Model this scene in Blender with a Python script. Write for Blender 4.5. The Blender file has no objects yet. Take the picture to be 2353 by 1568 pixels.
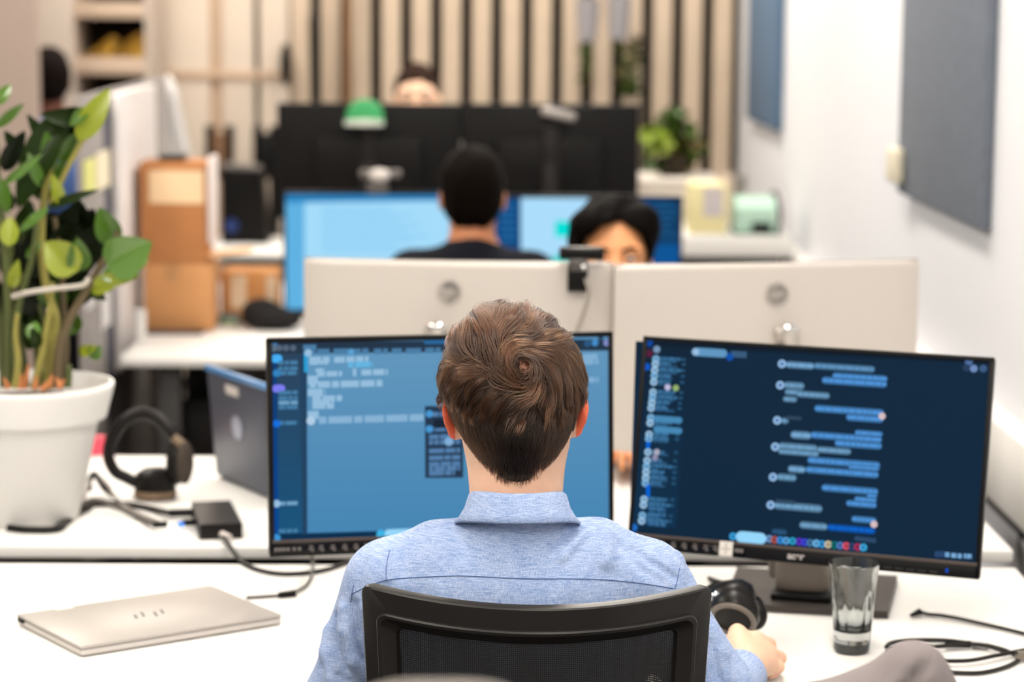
import bpy, bmesh, math, random
import numpy as np
from mathutils import Matrix, Vector

# ---------------------------------------------------------------- camera, light, exposure
W, H, FPX = 2353, 1568, 5556.0
CAM = np.array([0.0, 0.0, 1.68])
YAW, PITCH, ROLL = math.radians(.79), math.radians(8.03), math.radians(.45)
FWD = np.array([math.sin(YAW)*math.cos(PITCH), math.cos(YAW)*math.cos(PITCH), -math.sin(PITCH)])
_r0 = np.array([math.cos(YAW), -math.sin(YAW), 0.0]); _d0 = -np.cross(_r0, FWD)
RGT = math.cos(ROLL)*_r0 - math.sin(ROLL)*_d0
DWN = math.cos(ROLL)*_d0 + math.sin(ROLL)*_r0
S = bpy.context.scene
COL = S.collection
camd = bpy.data.cameras.new('camera'); cam = bpy.data.objects.new('camera', camd); COL.objects.link(cam)
_m = Matrix.Identity(4)
for i in range(3):
    _m[i][0], _m[i][1], _m[i][2], _m[i][3] = RGT[i], -DWN[i], -FWD[i], CAM[i]
cam.matrix_world = _m
camd.sensor_width = 36.0; camd.lens = FPX/W*36.0
camd.clip_start = .05; camd.clip_end = 100
camd.dof.use_dof = True; camd.dof.focus_distance = 3.0; camd.dof.aperture_fstop = 3.5
S.camera = cam
S.view_settings.view_transform = 'Standard'; S.view_settings.look = 'None'
S.view_settings.exposure = 0.0; S.view_settings.gamma = 1.0; S.view_settings.use_curve_mapping = False
wd = bpy.data.worlds.new('world'); S.world = wd; wd.use_nodes = True
wd.node_tree.nodes['Background'].inputs[0].default_value = (1.0, .97, .93, 1)
wd.node_tree.nodes['Background'].inputs[1].default_value = .6
LAMP = 30.0
try:
    S.cycles.max_bounces = 7; S.cycles.diffuse_bounces = 3; S.cycles.glossy_bounces = 3
    S.cycles.transmission_bounces = 7; S.cycles.transparent_max_bounces = 10
    S.cycles.caustics_reflective = False; S.cycles.caustics_refractive = False
    S.cycles.sample_clamp_indirect = 4.0
except Exception:
    pass

def ray(px, py): return FWD + RGT*(px-W/2)/FPX + DWN*(py-H/2)/FPX
def at_y(px, py, Y):
    r = ray(px, py); return CAM + r*(Y/r[1])
def at_z(px, py, z):
    r = ray(px, py); return CAM + r*((z-CAM[2])/r[2])
def at_x(px, py, X):
    r = ray(px, py); return CAM + r*(X/r[0])

# ---------------------------------------------------------------- materials
def lin(c):
    return tuple((x/255/12.92 if x/255 <= .04045 else ((x/255+.055)/1.055)**2.4) for x in c)
MATS = {}
def mat(name, rgb, rough=.5, metal=0.0, spec=.5, emit=0.0, noise=0.0, nscale=40, bump=0.0, bscale=200, sub=0.0, coat=0.0):
    if name in MATS: return MATS[name]
    if max(rgb) < 75 and not metal: spec = min(spec, .16)
    m = bpy.data.materials.new(name); m.use_nodes = True; MATS[name] = m
    nt = m.node_tree; b = nt.nodes['Principled BSDF']
    c = lin(rgb)
    b.inputs['Base Color'].default_value = (*c, 1); b.inputs['Roughness'].default_value = rough
    b.inputs['Metallic'].default_value = metal; b.inputs['Specular IOR Level'].default_value = spec
    if coat: b.inputs['Coat Weight'].default_value = coat
    if sub:
        b.inputs['Subsurface Weight'].default_value = sub; b.inputs['Subsurface Radius'].default_value = (.012, .004, .002)
        b.inputs['Subsurface Scale'].default_value = 1.0
    if emit:
        b.inputs['Base Color'].default_value = (.0005, .0005, .0005, 1)
        b.inputs['Emission Color'].default_value = (*c, 1); b.inputs['Emission Strength'].default_value = emit
    if noise or bump:
        tc = nt.nodes.new('ShaderNodeTexCoord')
    if noise:
        n = nt.nodes.new('ShaderNodeTexNoise'); n.inputs['Scale'].default_value = nscale; n.inputs['Detail'].default_value = 4
        nt.links.new(tc.outputs['Object'], n.inputs['Vector'])
        mr = nt.nodes.new('ShaderNodeMapRange'); mr.inputs[1].default_value = .3; mr.inputs[2].default_value = .7
        mr.inputs[3].default_value = 1-noise; mr.inputs[4].default_value = 1+noise
        nt.links.new(n.outputs['Fac'], mr.inputs[0])
        vm = nt.nodes.new('ShaderNodeVectorMath'); vm.operation = 'SCALE'
        vm.inputs[0].default_value = c; nt.links.new(mr.outputs[0], vm.inputs['Scale'])
        nt.links.new(vm.outputs[0], b.inputs['Base Color'])
    if bump:
        n2 = nt.nodes.new('ShaderNodeTexNoise'); n2.inputs['Scale'].default_value = bscale; n2.inputs['Detail'].default_value = 3
        nt.links.new(tc.outputs['Object'], n2.inputs['Vector'])
        bp = nt.nodes.new('ShaderNodeBump'); bp.inputs['Strength'].default_value = bump; bp.inputs['Distance'].default_value = .002
        nt.links.new(n2.outputs['Fac'], bp.inputs['Height']); nt.links.new(bp.outputs[0], b.inputs['Normal'])
    return m
def emit(rgb, s=1.0):
    return mat('screen_%d_%d_%d_%d' % (*rgb, int(s*100)), rgb, .4, spec=.02, emit=s)

# ---------------------------------------------------------------- mesh helpers
WM = {}
def xf(loc=(0, 0, 0), rz=0.0, R=None):
    M = Matrix.Translation(Vector([float(v) for v in loc]))
    if R is not None: return M @ Matrix([[float(R[i][j]) for j in range(3)] for i in range(3)]).to_4x4()
    return M @ Matrix.Rotation(rz, 4, 'Z')
def rot3(yaw=0, tilt=0, roll=0):
    return np.array((Matrix.Rotation(yaw, 3, 'Z') @ Matrix.Rotation(tilt, 3, 'X') @ Matrix.Rotation(roll, 3, 'Y')))
def tag(o, label=None, cat=None, group=None, kind=None):
    if label: o['label'] = label
    if cat: o['category'] = cat
    if group: o['group'] = group
    if kind: o['kind'] = kind
    return o
def thing(name, label, cat, M=None, group=None):
    o = bpy.data.objects.new(name, None); COL.objects.link(o); o.empty_display_size = .05
    M = M or Matrix.Identity(4); o.matrix_world = M; WM[o] = M
    return tag(o, label, cat, group)

class MB:
    def __init__(s): s.v = []; s.f = []; s.m = []; s.n = 0
    def add(s, v, f, m=0):
        v = np.asarray(v, float).reshape(-1, 3); b = s.n
        s.v.append(v); s.n += len(v)
        for q in f: s.f.append(tuple(int(i)+b for i in q)); s.m.append(m)
        return s
    def box(s, c, d, R=None, bev=0.0, m=0, seg=2):
        bm = bmesh.new(); bmesh.ops.create_cube(bm, size=1.0)
        for v in bm.verts: v.co = Vector((v.co.x*d[0], v.co.y*d[1], v.co.z*d[2]))
        if bev: bmesh.ops.bevel(bm, geom=bm.edges[:], offset=min(bev, min(d)*.49), segments=seg, affect='EDGES', profile=.5)
        bm.verts.index_update()
        v = np.array([tuple(q.co) for q in bm.verts]); f = [[q.index for q in p.verts] for p in bm.faces]; bm.free()
        if R is not None: v = v @ np.asarray(R, float).T
        return s.add(v + np.asarray(c, float), f, m)
    def lohi(s, lo, hi, bev=0.0, m=0):
        lo, hi = np.array(lo, float), np.array(hi, float); return s.box((lo+hi)/2, hi-lo, None, bev, m)
    def tube(s, pts, r, n=8, m=0, closed=False):
        P = np.asarray(pts, float); k = len(P); r = np.broadcast_to(np.asarray(r, float), (k,))
        T = np.gradient(P, axis=0) if not closed else np.roll(P, -1, 0)-np.roll(P, 1, 0)
        T /= np.linalg.norm(T, axis=1)[:, None]+1e-12
        a = np.array([0, 0, 1.]) if abs(T[0][2]) < .9 else np.array([1., 0, 0])
        u = np.cross(T[0], a); u /= np.linalg.norm(u); V = []
        for i in range(k):
            u = u - T[i]*(u@T[i]); u /= np.linalg.norm(u)+1e-12; w = np.cross(T[i], u)
            for j in range(n):
                t = 2*math.pi*j/n; V.append(P[i]+r[i]*(math.cos(t)*u+math.sin(t)*w))
        F = []
        for i in range(k if closed else k-1):
            i2 = (i+1) % k
            for j in range(n): F.append((i*n+j, i*n+(j+1) % n, i2*n+(j+1) % n, i2*n+j))
        if not closed: F.append(tuple(range(n))[::-1]); F.append(tuple((k-1)*n+j for j in range(n)))
        return s.add(V, F, m)
    def lathe(s, prof, c=(0, 0, 0), n=40, m=0, R=None, sq=None):
        V = []; k = len(prof)
        for (r, z) in prof:
            for j in range(n):
                t = 2*math.pi*j/n; V.append((r*math.cos(t), r*math.sin(t), z))
        F = []
        for i in range(k-1):
            for j in range(n): F.append((i*n+j, i*n+(j+1) % n, (i+1)*n+(j+1) % n, (i+1)*n+j))
        if prof[0][0] > 1e-6: F.append(tuple(range(n))[::-1])
        if prof[-1][0] > 1e-6: F.append(tuple((k-1)*n+j for j in range(n)))
        V = np.array(V)
        if sq is not None: V = V*np.array(sq)
        if R is not None: V = V @ np.asarray(R).T
        return s.add(V+np.asarray(c, float), F, m)
    def ell(s, c, rad, R=None, m=0, n=20, k=12):
        prof = [(math.sin(math.pi*i/k)+(1e-5 if i in (0, k) else 0), -math.cos(math.pi*i/k)) for i in range(k+1)]
        return s.lathe(prof, c, n, m, np.eye(3) if R is None else R, rad)
    def prism(s, poly, z0, z1, M=None, m=0):
        n = len(poly); V = [(p[0], p[1], z0) for p in poly]+[(p[0], p[1], z1) for p in poly]
        F = [tuple(range(n))[::-1], tuple(range(n, 2*n))]+[(i, (i+1) % n, n+(i+1) % n, n+i) for i in range(n)]
        V = np.array(V, float)
        if M is not None: V = V @ np.array(M.to_3x3()).T + np.array(M.translation)
        return s.add(V, F, m)
    def grid(s, G, m=0, flip=False):
        G = np.asarray(G, float); a, b = G.shape[:2]; F = []
        for i in range(a-1):
            for j in range(b-1):
                q = (i*b+j, i*b+j+1, (i+1)*b+j+1, (i+1)*b+j); F.append(q[::-1] if flip else q)
        return s.add(G.reshape(-1, 3), F, m)
    def build(s, name, mats, parent=None, world=True, ang=40, smooth=True, mods=None):
        V = np.concatenate(s.v) if s.v else np.zeros((0, 3))
        if parent is not None and world:
            Mi = np.array(WM[parent].inverted()); V = V @ Mi[:3, :3].T + Mi[:3, 3]
        me = bpy.data.meshes.new(name); me.from_pydata(V.tolist(), [], s.f)
        if not isinstance(mats, (list, tuple)): mats = [mats]
        for q in mats: me.materials.append(q)
        me.polygons.foreach_set('material_index', s.m)
        if smooth:
            me.shade_smooth()
            if ang < 180: me.set_sharp_from_angle(angle=math.radians(ang))
        me.update()
        return link(name, me, parent)
def link(name, me, parent=None):
    o = bpy.data.objects.new(name, me); COL.objects.link(o)
    WM[o] = WM[parent] if parent is not None else Matrix.Identity(4)
    if parent is not None: o.parent = parent
    return o
def part(name, mats, parent, fn, **k):
    b = MB(); fn(b); return b.build(name, mats, parent, **k)
def struct(name, mats, fn, parent=None, **k):
    o = part(name, mats, parent, fn, **k); o['kind'] = 'structure'; return o
def dup(root, M, label=None, group=None):
    def cp(o, par):
        c = o.copy(); COL.objects.link(c); WM[c] = M; c.parent = par; return c
    r = root.copy(); COL.objects.link(r); r.matrix_world = M; WM[r] = M
    if label: r['label'] = label
    if group: r['group'] = group
    for a in list(root.children):
        a2 = cp(a, r)
        for b in list(a.children): cp(b, a2)
    return r
def text_mesh(txt, size, depth=.0004, bold=0.0):
    cu = bpy.data.curves.new('t', 'FONT'); cu.body = txt; cu.size = size; cu.extrude = depth; cu.align_x = 'CENTER'; cu.align_y = 'CENTER'; cu.offset = bold
    o = bpy.data.objects.new('t', cu); COL.objects.link(o)
    dg = bpy.context.evaluated_depsgraph_get(); me = bpy.data.meshes.new_from_object(o.evaluated_get(dg))
    v = np.array([tuple(q.co) for q in me.vertices]); f = [tuple(p.vertices) for p in me.polygons]
    bpy.data.objects.remove(o); bpy.data.curves.remove(cu); bpy.data.meshes.remove(me)
    return v, f
def spline(pts, n=8):
    P = np.asarray(pts, float); Q = np.vstack([2*P[0]-P[1], P, 2*P[-1]-P[-2]]); out = []
    for i in range(1, len(Q)-2):
        a, b, c, d = Q[i-1], Q[i], Q[i+1], Q[i+2]
        for k in range(n):
            t = k/n; out.append(.5*((2*b)+(c-a)*t+(2*a-5*b+4*c-d)*t*t+(3*b-a-3*c+d)*t**3))
    out.append(Q[-2]); return np.array(out)

# ---------------------------------------------------------------- smooth blended solids (distance fields)
def cap(a, b, ra, rb=None, k=.02, neg=False): return ('c', np.array(a, float), np.array(b, float), ra, ra if rb is None else rb, k, neg)
def elp(c, r, R=None, k=.02, neg=False): return ('e', np.array(c, float), np.array(r, float), None if R is None else np.asarray(R, float), None, k, neg)
def pd(p, x):
    if p[0] == 'c':
        ab = p[2]-p[1]; pa = x-p[1]; t = np.clip(pa@ab/(ab@ab+1e-12), 0, 1)
        return np.linalg.norm(pa-t[..., None]*ab, axis=-1)-(p[3]+t*(p[4]-p[3]))
    q = x-p[1]
    if p[3] is not None: q = q @ p[3]
    k0 = np.linalg.norm(q/p[2], axis=-1); k1 = np.linalg.norm(q/p[2]**2, axis=-1)+1e-9
    return k0*(k0-1)/k1
def bnd(p):
    if p[0] == 'c': return (p[1]+p[2])/2, np.linalg.norm(p[1]-p[2])/2+max(p[3], p[4])
    return p[1], p[2].max()
def sdf(prims, x, disp=None):
    d = np.full(x.shape[:-1], .2)
    for p in prims:
        e = pd(p, x); k = p[5]
        if p[6]:
            h = np.clip(k-np.abs(d+e), 0, None)/k; d = np.maximum(d, -e)+h*h*k/4
        else:
            h = np.clip(k-np.abs(d-e), 0, None)/k; d = np.minimum(d, e)-h*h*k/4
    if disp is not None: d = d+disp(x)
    return d
def sdf_mesh(prims, res, disp=None):
    bs = [bnd(p) for p in prims]
    lo = np.min([c-r for (c, r), p in zip(bs, prims) if not p[6]], 0)-.03; hi = np.max([c+r for (c, r), p in zip(bs, prims) if not p[6]], 0)+.03
    B = 8; L = B*res; nb = np.ceil((hi-lo)/L).astype(int)
    SB = 5; VID = []; VP = []; Q = []
    N = nb*B+2
    off = np.stack(np.meshgrid(*[np.arange(B+1)]*3, indexing='ij'), -1)
    cor = [(i, j, k) for i in (0, 1) for j in (0, 1) for k in (0, 1)]
    for sx in range(0, nb[0], SB):
        for sy in range(0, nb[1], SB):
            for sz in range(0, nb[2], SB):
                e = np.minimum([sx+SB, sy+SB, sz+SB], nb)
                cc = lo+(np.array([sx, sy, sz])+e)/2*L; rr = np.linalg.norm((e-np.array([sx, sy, sz]))*L)/2
                act = [p for p, (c, r) in zip(prims, bs) if np.linalg.norm(c-cc)-r < rr+.06]
                if not act: continue
                bi = np.stack(np.meshgrid(np.arange(sx, e[0]), np.arange(sy, e[1]), np.arange(sz, e[2]), indexing='ij'), -1).reshape(-1, 3)
                dc = sdf(act, lo+(bi+.5)*L, disp)
                bi = bi[np.abs(dc) < L*1.15+2*res]
                if not len(bi): continue
                g = bi[:, None, None, None, :]*B+off[None]
                D = sdf(act, lo+g*res, disp); D[D == 0] = 1e-9
                s = D < 0
                c0 = g[:, :B, :B, :B]
                cnt = np.zeros(c0.shape[:-1]); acc = np.zeros(c0.shape)
                for ax in range(3):
                    for o in cor:
                        if o[ax]: continue
                        o2 = list(o); o2[ax] = 1
                        a = D[:, o[0]:o[0]+B, o[1]:o[1]+B, o[2]:o[2]+B]; b = D[:, o2[0]:o2[0]+B, o2[1]:o2[1]+B, o2[2]:o2[2]+B]
                        x = (a < 0) != (b < 0)
                        if not x.any(): continue
                        t = np.where(x, a/(a-b+1e-20), 0); ps = np.array(o, float)+0*c0; ps[..., ax] += t
                        acc += ps*x[..., None]; cnt += x
                m = cnt > 0
                if not m.any(): continue
                gi = c0[m]; VID.append((gi[:, 0]*N[1]+gi[:, 1])*N[2]+gi[:, 2]); VP.append(lo+(gi+acc[m]/cnt[m][:, None])*res)
                for ax in range(3):
                    sl = [slice(0, B)]*3; s2 = list(sl); s2[ax] = slice(1, B+1)
                    a = s[:, sl[0], sl[1], sl[2]]; b = s[:, s2[0], s2[1], s2[2]]
                    eb, ec = np.eye(3, dtype=int)[(ax+1) % 3], np.eye(3, dtype=int)[(ax+2) % 3]
                    for mk, fl in ((a & ~b, False), (b & ~a, True)):
                        if not mk.any(): continue
                        p = c0[mk]; q = [p, p-eb, p-eb-ec, p-ec]
                        if fl: q = q[::-1]
                        Q.append(np.stack([(w[:, 0]*N[1]+w[:, 1])*N[2]+w[:, 2] for w in q], 1))
    vid = np.concatenate(VID); vp = np.concatenate(VP); o = np.argsort(vid); vid = vid[o]; vp = vp[o]
    q = np.concatenate(Q); idx = np.searchsorted(vid, q); idx = np.clip(idx, 0, len(vid)-1)
    ok = (vid[idx] == q).all(1)
    return vp, idx[ok]
def sdf_obj(name, prims, res, m, parent=None, disp=None, fmat=None):
    v, q = sdf_mesh(prims, res, disp)
    if parent is not None:
        Mi = np.array(WM[parent].inverted()); vl = v @ Mi[:3, :3].T + Mi[:3, 3]
    else: vl = v
    me = bpy.data.meshes.new(name)
    me.vertices.add(len(vl)); me.vertices.foreach_set('co', vl.astype(np.float32).ravel())
    me.loops.add(q.size); me.loops.foreach_set('vertex_index', q.astype(np.int32).ravel())
    me.polygons.add(len(q)); me.polygons.foreach_set('loop_start', np.arange(0, q.size, 4, dtype=np.int32))
    ms = m if isinstance(m, (list, tuple)) else [m]
    for w in ms: me.materials.append(w)
    if fmat is not None: me.polygons.foreach_set('material_index', fmat(v[q].mean(1)).astype(np.int32))
    me.update(calc_edges=True); me.validate(); me.shade_smooth()
    return link(name, me, parent)
def wob(a, f, seed=0):
    rs = np.random.RandomState(seed); K = rs.normal(size=(6, 3))*f; ph = rs.uniform(0, 6.28, 6)
    return lambda x: a*sum(np.sin(x@K[i]+ph[i]) for i in range(6))/3
def march(prims, px, py, disp=None, t0=2.5, t1=4.5):
    d = ray(px, py); d = d/np.linalg.norm(d); t = t0
    for _ in range(200):
        h = float(sdf(prims, (CAM+d*t)[None], disp)[0])
        if h < 2e-4: return CAM+d*t
        t += h*.8
        if t > t1: return None
    return CAM+d*t
# ---------------------------------------------------------------- room shell
XR, YB, CEIL = 1.11, 10.45, 2.85
M_wall = mat('wall_white', (220, 222, 227), .75, bump=.03, bscale=300)
M_slat = mat('slat_wood', (198, 179, 157), .6, noise=.05, nscale=6)
M_black = mat('black_plastic', (12, 12, 12), .45)
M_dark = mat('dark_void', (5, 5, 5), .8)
M_white = mat('white_laminate', (240, 238, 234), .45)
M_whitep = mat('white_plastic', (236, 234, 230), .4)
struct('floor', mat('carpet_dark', (70, 66, 64), .95, noise=.15, nscale=90), lambda b: b.lohi((-4.5, -2.5, -.05), (XR+.1, YB+.2, 0)))
struct('ceiling', mat('ceiling_white', (225, 224, 222), .9), lambda b: b.lohi((-4.5, -2.5, CEIL), (XR+.1, YB+.2, CEIL+.05)))
struct('wall_right', M_wall, lambda b: b.lohi((XR, -2.5, 0), (XR+.1, YB+.2, CEIL)))
struct('wall_back', mat('back_dark', (13, 12, 11), .9), lambda b: b.lohi((-4.5, YB, 0), (XR, YB+.1, CEIL)))
struct('wall_left', mat('wall_left_beige', (196, 180, 168), .8), lambda b: b.lohi((-4.5, 4.0, 0), (-4.4, YB, CEIL)))
def slats(b):
    for k in range(15):
        px = 692+69*k; x = at_y(px, 200, YB-.03)[0]
        b.lohi((x-.040, YB-.06, .05), (x+.040, YB-.002, CEIL-.01), .006)
struct('trim_1', M_slat, slats)['label'] = 'row of pale vertical wooden slats on the dark back wall'
# pale tall panels closing the wall left of the slats
def panels(b):
    xs = [at_y(p, 200, YB-.02)[0] for p in (372, 486, 510, 588, 596, 668, 668)]
    for i in (0, 2, 4): b.lohi((xs[i]+.004, YB-.05, .05), (xs[i+1]-.004, YB-.002, CEIL-.01), .004)
    b.lohi((xs[1]-.004, YB-.03, .05), (xs[2]+.004, YB-.002, CEIL-.01), 0, 1)
    b.lohi((xs[0], YB-.06, at_y(400, 172, YB)[2]-.018), (xs[5], YB-.045, at_y(400, 172, YB)[2]+.018), .003, 1)
struct('trim_2', [mat('panel_cream', (212, 198, 182), .6), mat('panel_tan', (186, 160, 135), .6)], panels)['label'] = 'tall cream wall panels left of the slats'
# cable trunking on the right wall with a dark strip standing in for the shaded gap under it
def trunk(b):
    b.lohi((XR-.055, .5, .665), (XR, 9.4, .835), .006, 0); b.lohi((XR-.03, .5, .63), (XR, 9.4, .665), 0, 1)
struct('trim_3', [M_whitep, M_dark], trunk)['label'] = 'white cable trunking along the right wall'
# column at the far left
struct('trim_4', mat('column_taupe', (178, 160, 148), .7), lambda b: b.lohi((-2.6, 8.6, 0), (at_y(84, 150, 8.6)[0], 8.66, CEIL)))['label'] = 'taupe column at the far left'
# ceiling lights
def lightunit(x, y, lab, k=1.0):
    t = thing('ceiling_light', lab, 'light', xf((x, y, CEIL-.04)), 'linear ceiling lights')
    part('housing', M_whitep, t, lambda b: b.box((0, 0, .025), (.34, 1.28, .03), None, .004), world=False)
    part('diffuser', mat('lamp_diffuser_%d' % (k*10), (255, 246, 234), emit=LAMP*k), t, lambda b: b.box((0, 0, .002), (.30, 1.22, .014), None, .003), world=False)
    return t
for i, y in enumerate((-1.4, .6, 2.6, 4.6, 6.6, 8.6)):  # the row behind the camera is added for frontal fill
    for j, x in enumerate((-1.55, .35)):
        lightunit(x, y, 'unseen linear white ceiling light above the desks, row behind the viewer added as fill')
for x in (-2.9, -1.1, .5): lightunit(x, 9.75, 'unseen linear white ceiling light added to brighten the slats at the back', .55)  # extra unseen row, added to brighten the slat wall
# acoustic panels on the right wall
def wpanel(rgb, y0, y1, z0, lab, nm):
    t = thing('acoustic_panel', lab, 'wall panel', xf((XR, y0, z0)), 'acoustic wall panels')
    c = tuple(int(v*.8) for v in rgb)
    part('felt_face', mat(nm, rgb, .95, noise=.08, nscale=25, bump=.25, bscale=900), t, lambda b: b.lohi((XR-.03, y0, z0), (XR-.001, y1, z0+1.2), .004))
    return t
Yg0, Yg1 = at_x(2287, 300, XR)[1], at_x(2092, 300, XR)[1]
Yb0, Yb1 = at_x(1803, 150, XR)[1], at_x(1733, 150, XR)[1]
zg = at_x(2284, 530, XR)[2]
wpanel((102, 109, 120), Yg0, Yg1, zg, 'large grey felt panel on the right wall, nearer and with a cream tab', 'felt_grey')
wpanel((82, 106, 132), Yb0, Yb1, at_x(1803, 303, XR)[2], 'blue felt panel on the right wall, the farther one', 'felt_blue')
t = thing('wall_tab', 'cream rounded tab stuck at the left edge of the grey felt panel', 'tab', xf((XR-.035, Yg1-.06, at_x(2105, 425, XR)[2])))
zt0, zt1 = at_x(2105, 424, XR)[2], at_x(2105, 340, XR)[2]
part('tab', mat('tab_cream', (220, 212, 190), .5), t, lambda b: b.box((XR-.045, Yg1-.05, (zt0+zt1)/2), (.03, .13, zt1-zt0), None, .012, seg=3))

# ---------------------------------------------------------------- desks
def desk(lab, x0, x1, y0, y1, z=.74, th=.024, legs=True, extra=None):
    t = thing('desk', lab, 'desk', xf(((x0+x1)/2, (y0+y1)/2, 0)), 'white office desks')
    part('tabletop', M_white, t, lambda b: b.lohi((x0, y0, z-th), (x1, y1, z), .003))
    lm = mat('desk_metal', (60, 58, 57), .5, .3)
    for sx in (x0+.12, x1-.12):
        for sy in (y0+.1, y1-.1):
            part('leg', lm, t, lambda b: b.lohi((sx-.03, sy-.03, 0), (sx+.03, sy+.03, z-th+.001), .004))
    part('cross_beam', lm, t, lambda b: b.lohi((x0+.12, (y0+y1)/2-.03, z-th-.06), (x1-.12, (y0+y1)/2+.03, z-th+.001), .004))
    return t
desk('white desk in front, under the silver laptop, glass and right-hand screen stand', -1.25, .905, 3.185, 3.966, th=.024)
desk('white desk behind the first one, carrying the white plant pot and the silver monitors', -1.35, .93, 4.094, 4.931, th=.021)
part('gap_dark_sheet', M_dark, bpy.data.objects['desk.001'], lambda b: b.lohi((-1.2, 4.14, .25), (.8, 4.16, .70)))  # dark sheet added below the desk gap to keep it black
X2 = at_z(272, 825, .74)[0]
desk('white desk under the cardboard boxes and the bright blue screens', X2, .60, 6.31, 7.12)
desk('white desk of the farthest row, under the black monitor backs', -.95, .60, 7.22, 8.05)
# dark pedestal units under the row with boxes (dark space seen above the plant desk)
def cab(lab, x0, x1, y0, y1, z1):
    t = thing('drawer_pedestal', lab, 'cabinet', xf(((x0+x1)/2, (y0+y1)/2, 0)), 'dark pedestals under the box desk')
    part('body', mat('pedestal_black', (13, 12, 12), .6), t, lambda b: b.lohi((x0, y0, .04), (x1, y1, z1), .006))
    for k in range(3):
        zz = .06+k*(z1-.08)/3
        d = part('drawer', mat('pedestal_front', (20, 18, 17), .55), t, lambda b: b.lohi((x0+.008, y0-.015, zz), (x1-.008, y0+.001, zz+(z1-.08)/3-.012), .003))
        part('handle', mat('pedestal_handle', (48, 45, 42), .4, .5), d, lambda b: b.box(((x0+x1)/2, y0-.02, zz+(z1-.08)/3-.04), (.1, .012, .012), None, .003))
    part('base', M_dark, t, lambda b: b.lohi((x0+.03, y0+.03, 0), (x1-.03, y1-.03, .041)))
cab('dark drawer pedestal under the box desk, left of the dark laptop', -.80, -.42, 6.45, 7.0, .60)
cab('dark drawer pedestal under the box desk, behind the dark laptop', -.38, .02, 6.45, 7.0, .66)

# ---------------------------------------------------------------- partition beside the box desk
XP = X2-.06
def P(px, py): return at_x(px, py, XP)
yA, yB = P(186, 300)[1], P(392, 300)[1]
zT = P(345, 182)[2]
t = thing('desk_partition', 'grey fabric partition with a white sheet, left end of the box desk', 'partition', xf((XP, yA, 0)))
part('fabric_panel', mat('partition_grey', (150, 143, 139), .9, bump=.2, bscale=700), t, lambda b: b.lohi((XP-.014, yA, .05), (XP, P(385, 300)[1], zT), .012))
part('edge_trim', mat('partition_edge', (70, 74, 92), .5), t, lambda b: b.lohi((XP-.018, P(238, 300)[1], .05), (XP+.004, P(247, 300)[1], zT-.05), .004))
part('foot', M_dark, t, lambda b: (b.lohi((XP-.2, yA+.2, 0), (XP+.1, yA+.26, .051), .005), b.lohi((XP-.2, yB-.5, 0), (XP+.1, yB-.44, .051), .005)))
ws = thing('whiteboard', 'white board leaning along the grey partition, behind the cardboard boxes', 'board', xf((XP+.012, P(300, 300)[1], .745)))
part('panel', mat('board_white', (232, 226, 224), .4), ws, lambda b: b.lohi((XP+.006, P(250, 400)[1], .66), (XP+.03, P(338, 400)[1], zT-.01), .008))
# pale rounded chair back standing behind the partition end
t = thing('swivel_chair', 'pale grey high-backed chair behind the white board', 'chair', xf((XP+.02, 8.5, 0)))
def pale_back(b):
    y = 8.55; g = []
    for i in range(13):
        v = i/12; row = []
        for j in range(9):
            u = j/8*2-1; px = 380+ (28+14*v)*u*1.0 + 26*v; py = 172+230*v
            p = at_y(px, py, y+.05*(1-u*u)); row.append(p+np.array([0, 0, -.02*abs(u)**3*(1-v)*3]))
        g.append(row)
    b.grid(g, flip=False)
o = part('backrest', mat('chair_pale', (205, 202, 200), .6), t, pale_back)
md = o.modifiers.new('thick', 'SOLIDIFY'); md.thickness = .035
part('column', mat('chair_grey', (120, 118, 116), .5), t, lambda b: (b.tube([(XP+.03, 8.61, .45), (XP+.03, 8.61, 1.1)], .025), b.lohi((XP-.2, 8.25, .42), (XP+.26, 8.65, .48), .02), b.tube([(XP+.03, 8.45, .06), (XP+.03, 8.45, .43)], .03)))
def star(b, c, r=.28, z=.07):
    for k in range(5):
        a = k*2*math.pi/5+.3; b.tube([(c[0], c[1], z+.03), (c[0]+r*math.cos(a), c[1]+r*math.sin(a), z)], [.022, .014]); b.ell((c[0]+r*math.cos(a), c[1]+r*math.sin(a), .028), (.03, .03, .028))
part('base', mat('chair_grey', (120, 118, 116), .5), t, lambda b: star(b, (XP+.03, 8.45)))
# notes pinned on the partition
def note(px, py, w, h, rgb, lab, nm):
    p = P(px, py); n = thing('paper_note', lab, 'note', xf(p), 'paper notes on the partition')
    dy = abs(P(px+w/2, py)[1]-P(px-w/2, py)[1]); dz = abs(P(px, py+h/2)[2]-P(px, py-h/2)[2])
    part('sheet', mat(nm, rgb, .7), n, lambda b: b.box((XP+.004, p[1], p[2]), (.003, dy, dz), None, 0))
note(203, 405, 26, 80, (226, 226, 140), 'yellow-green paper note on the grey partition, the left one', 'note_lime')
note(233, 390, 30, 85, (246, 234, 204), 'cream paper note on the grey partition, beside the yellow-green one', 'note_cream')
note(258, 425, 12, 40, (168, 184, 90), 'small olive note on the grey partition, right of the cream one', 'note_olive')
note(240, 705, 22, 95, (226, 222, 220), 'white slip hanging low on the grey partition above the desk end', 'note_white')
note(205, 690, 22, 35, (214, 210, 210), 'small pale slip low on the partition, left of the white slip', 'note_pale')
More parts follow.
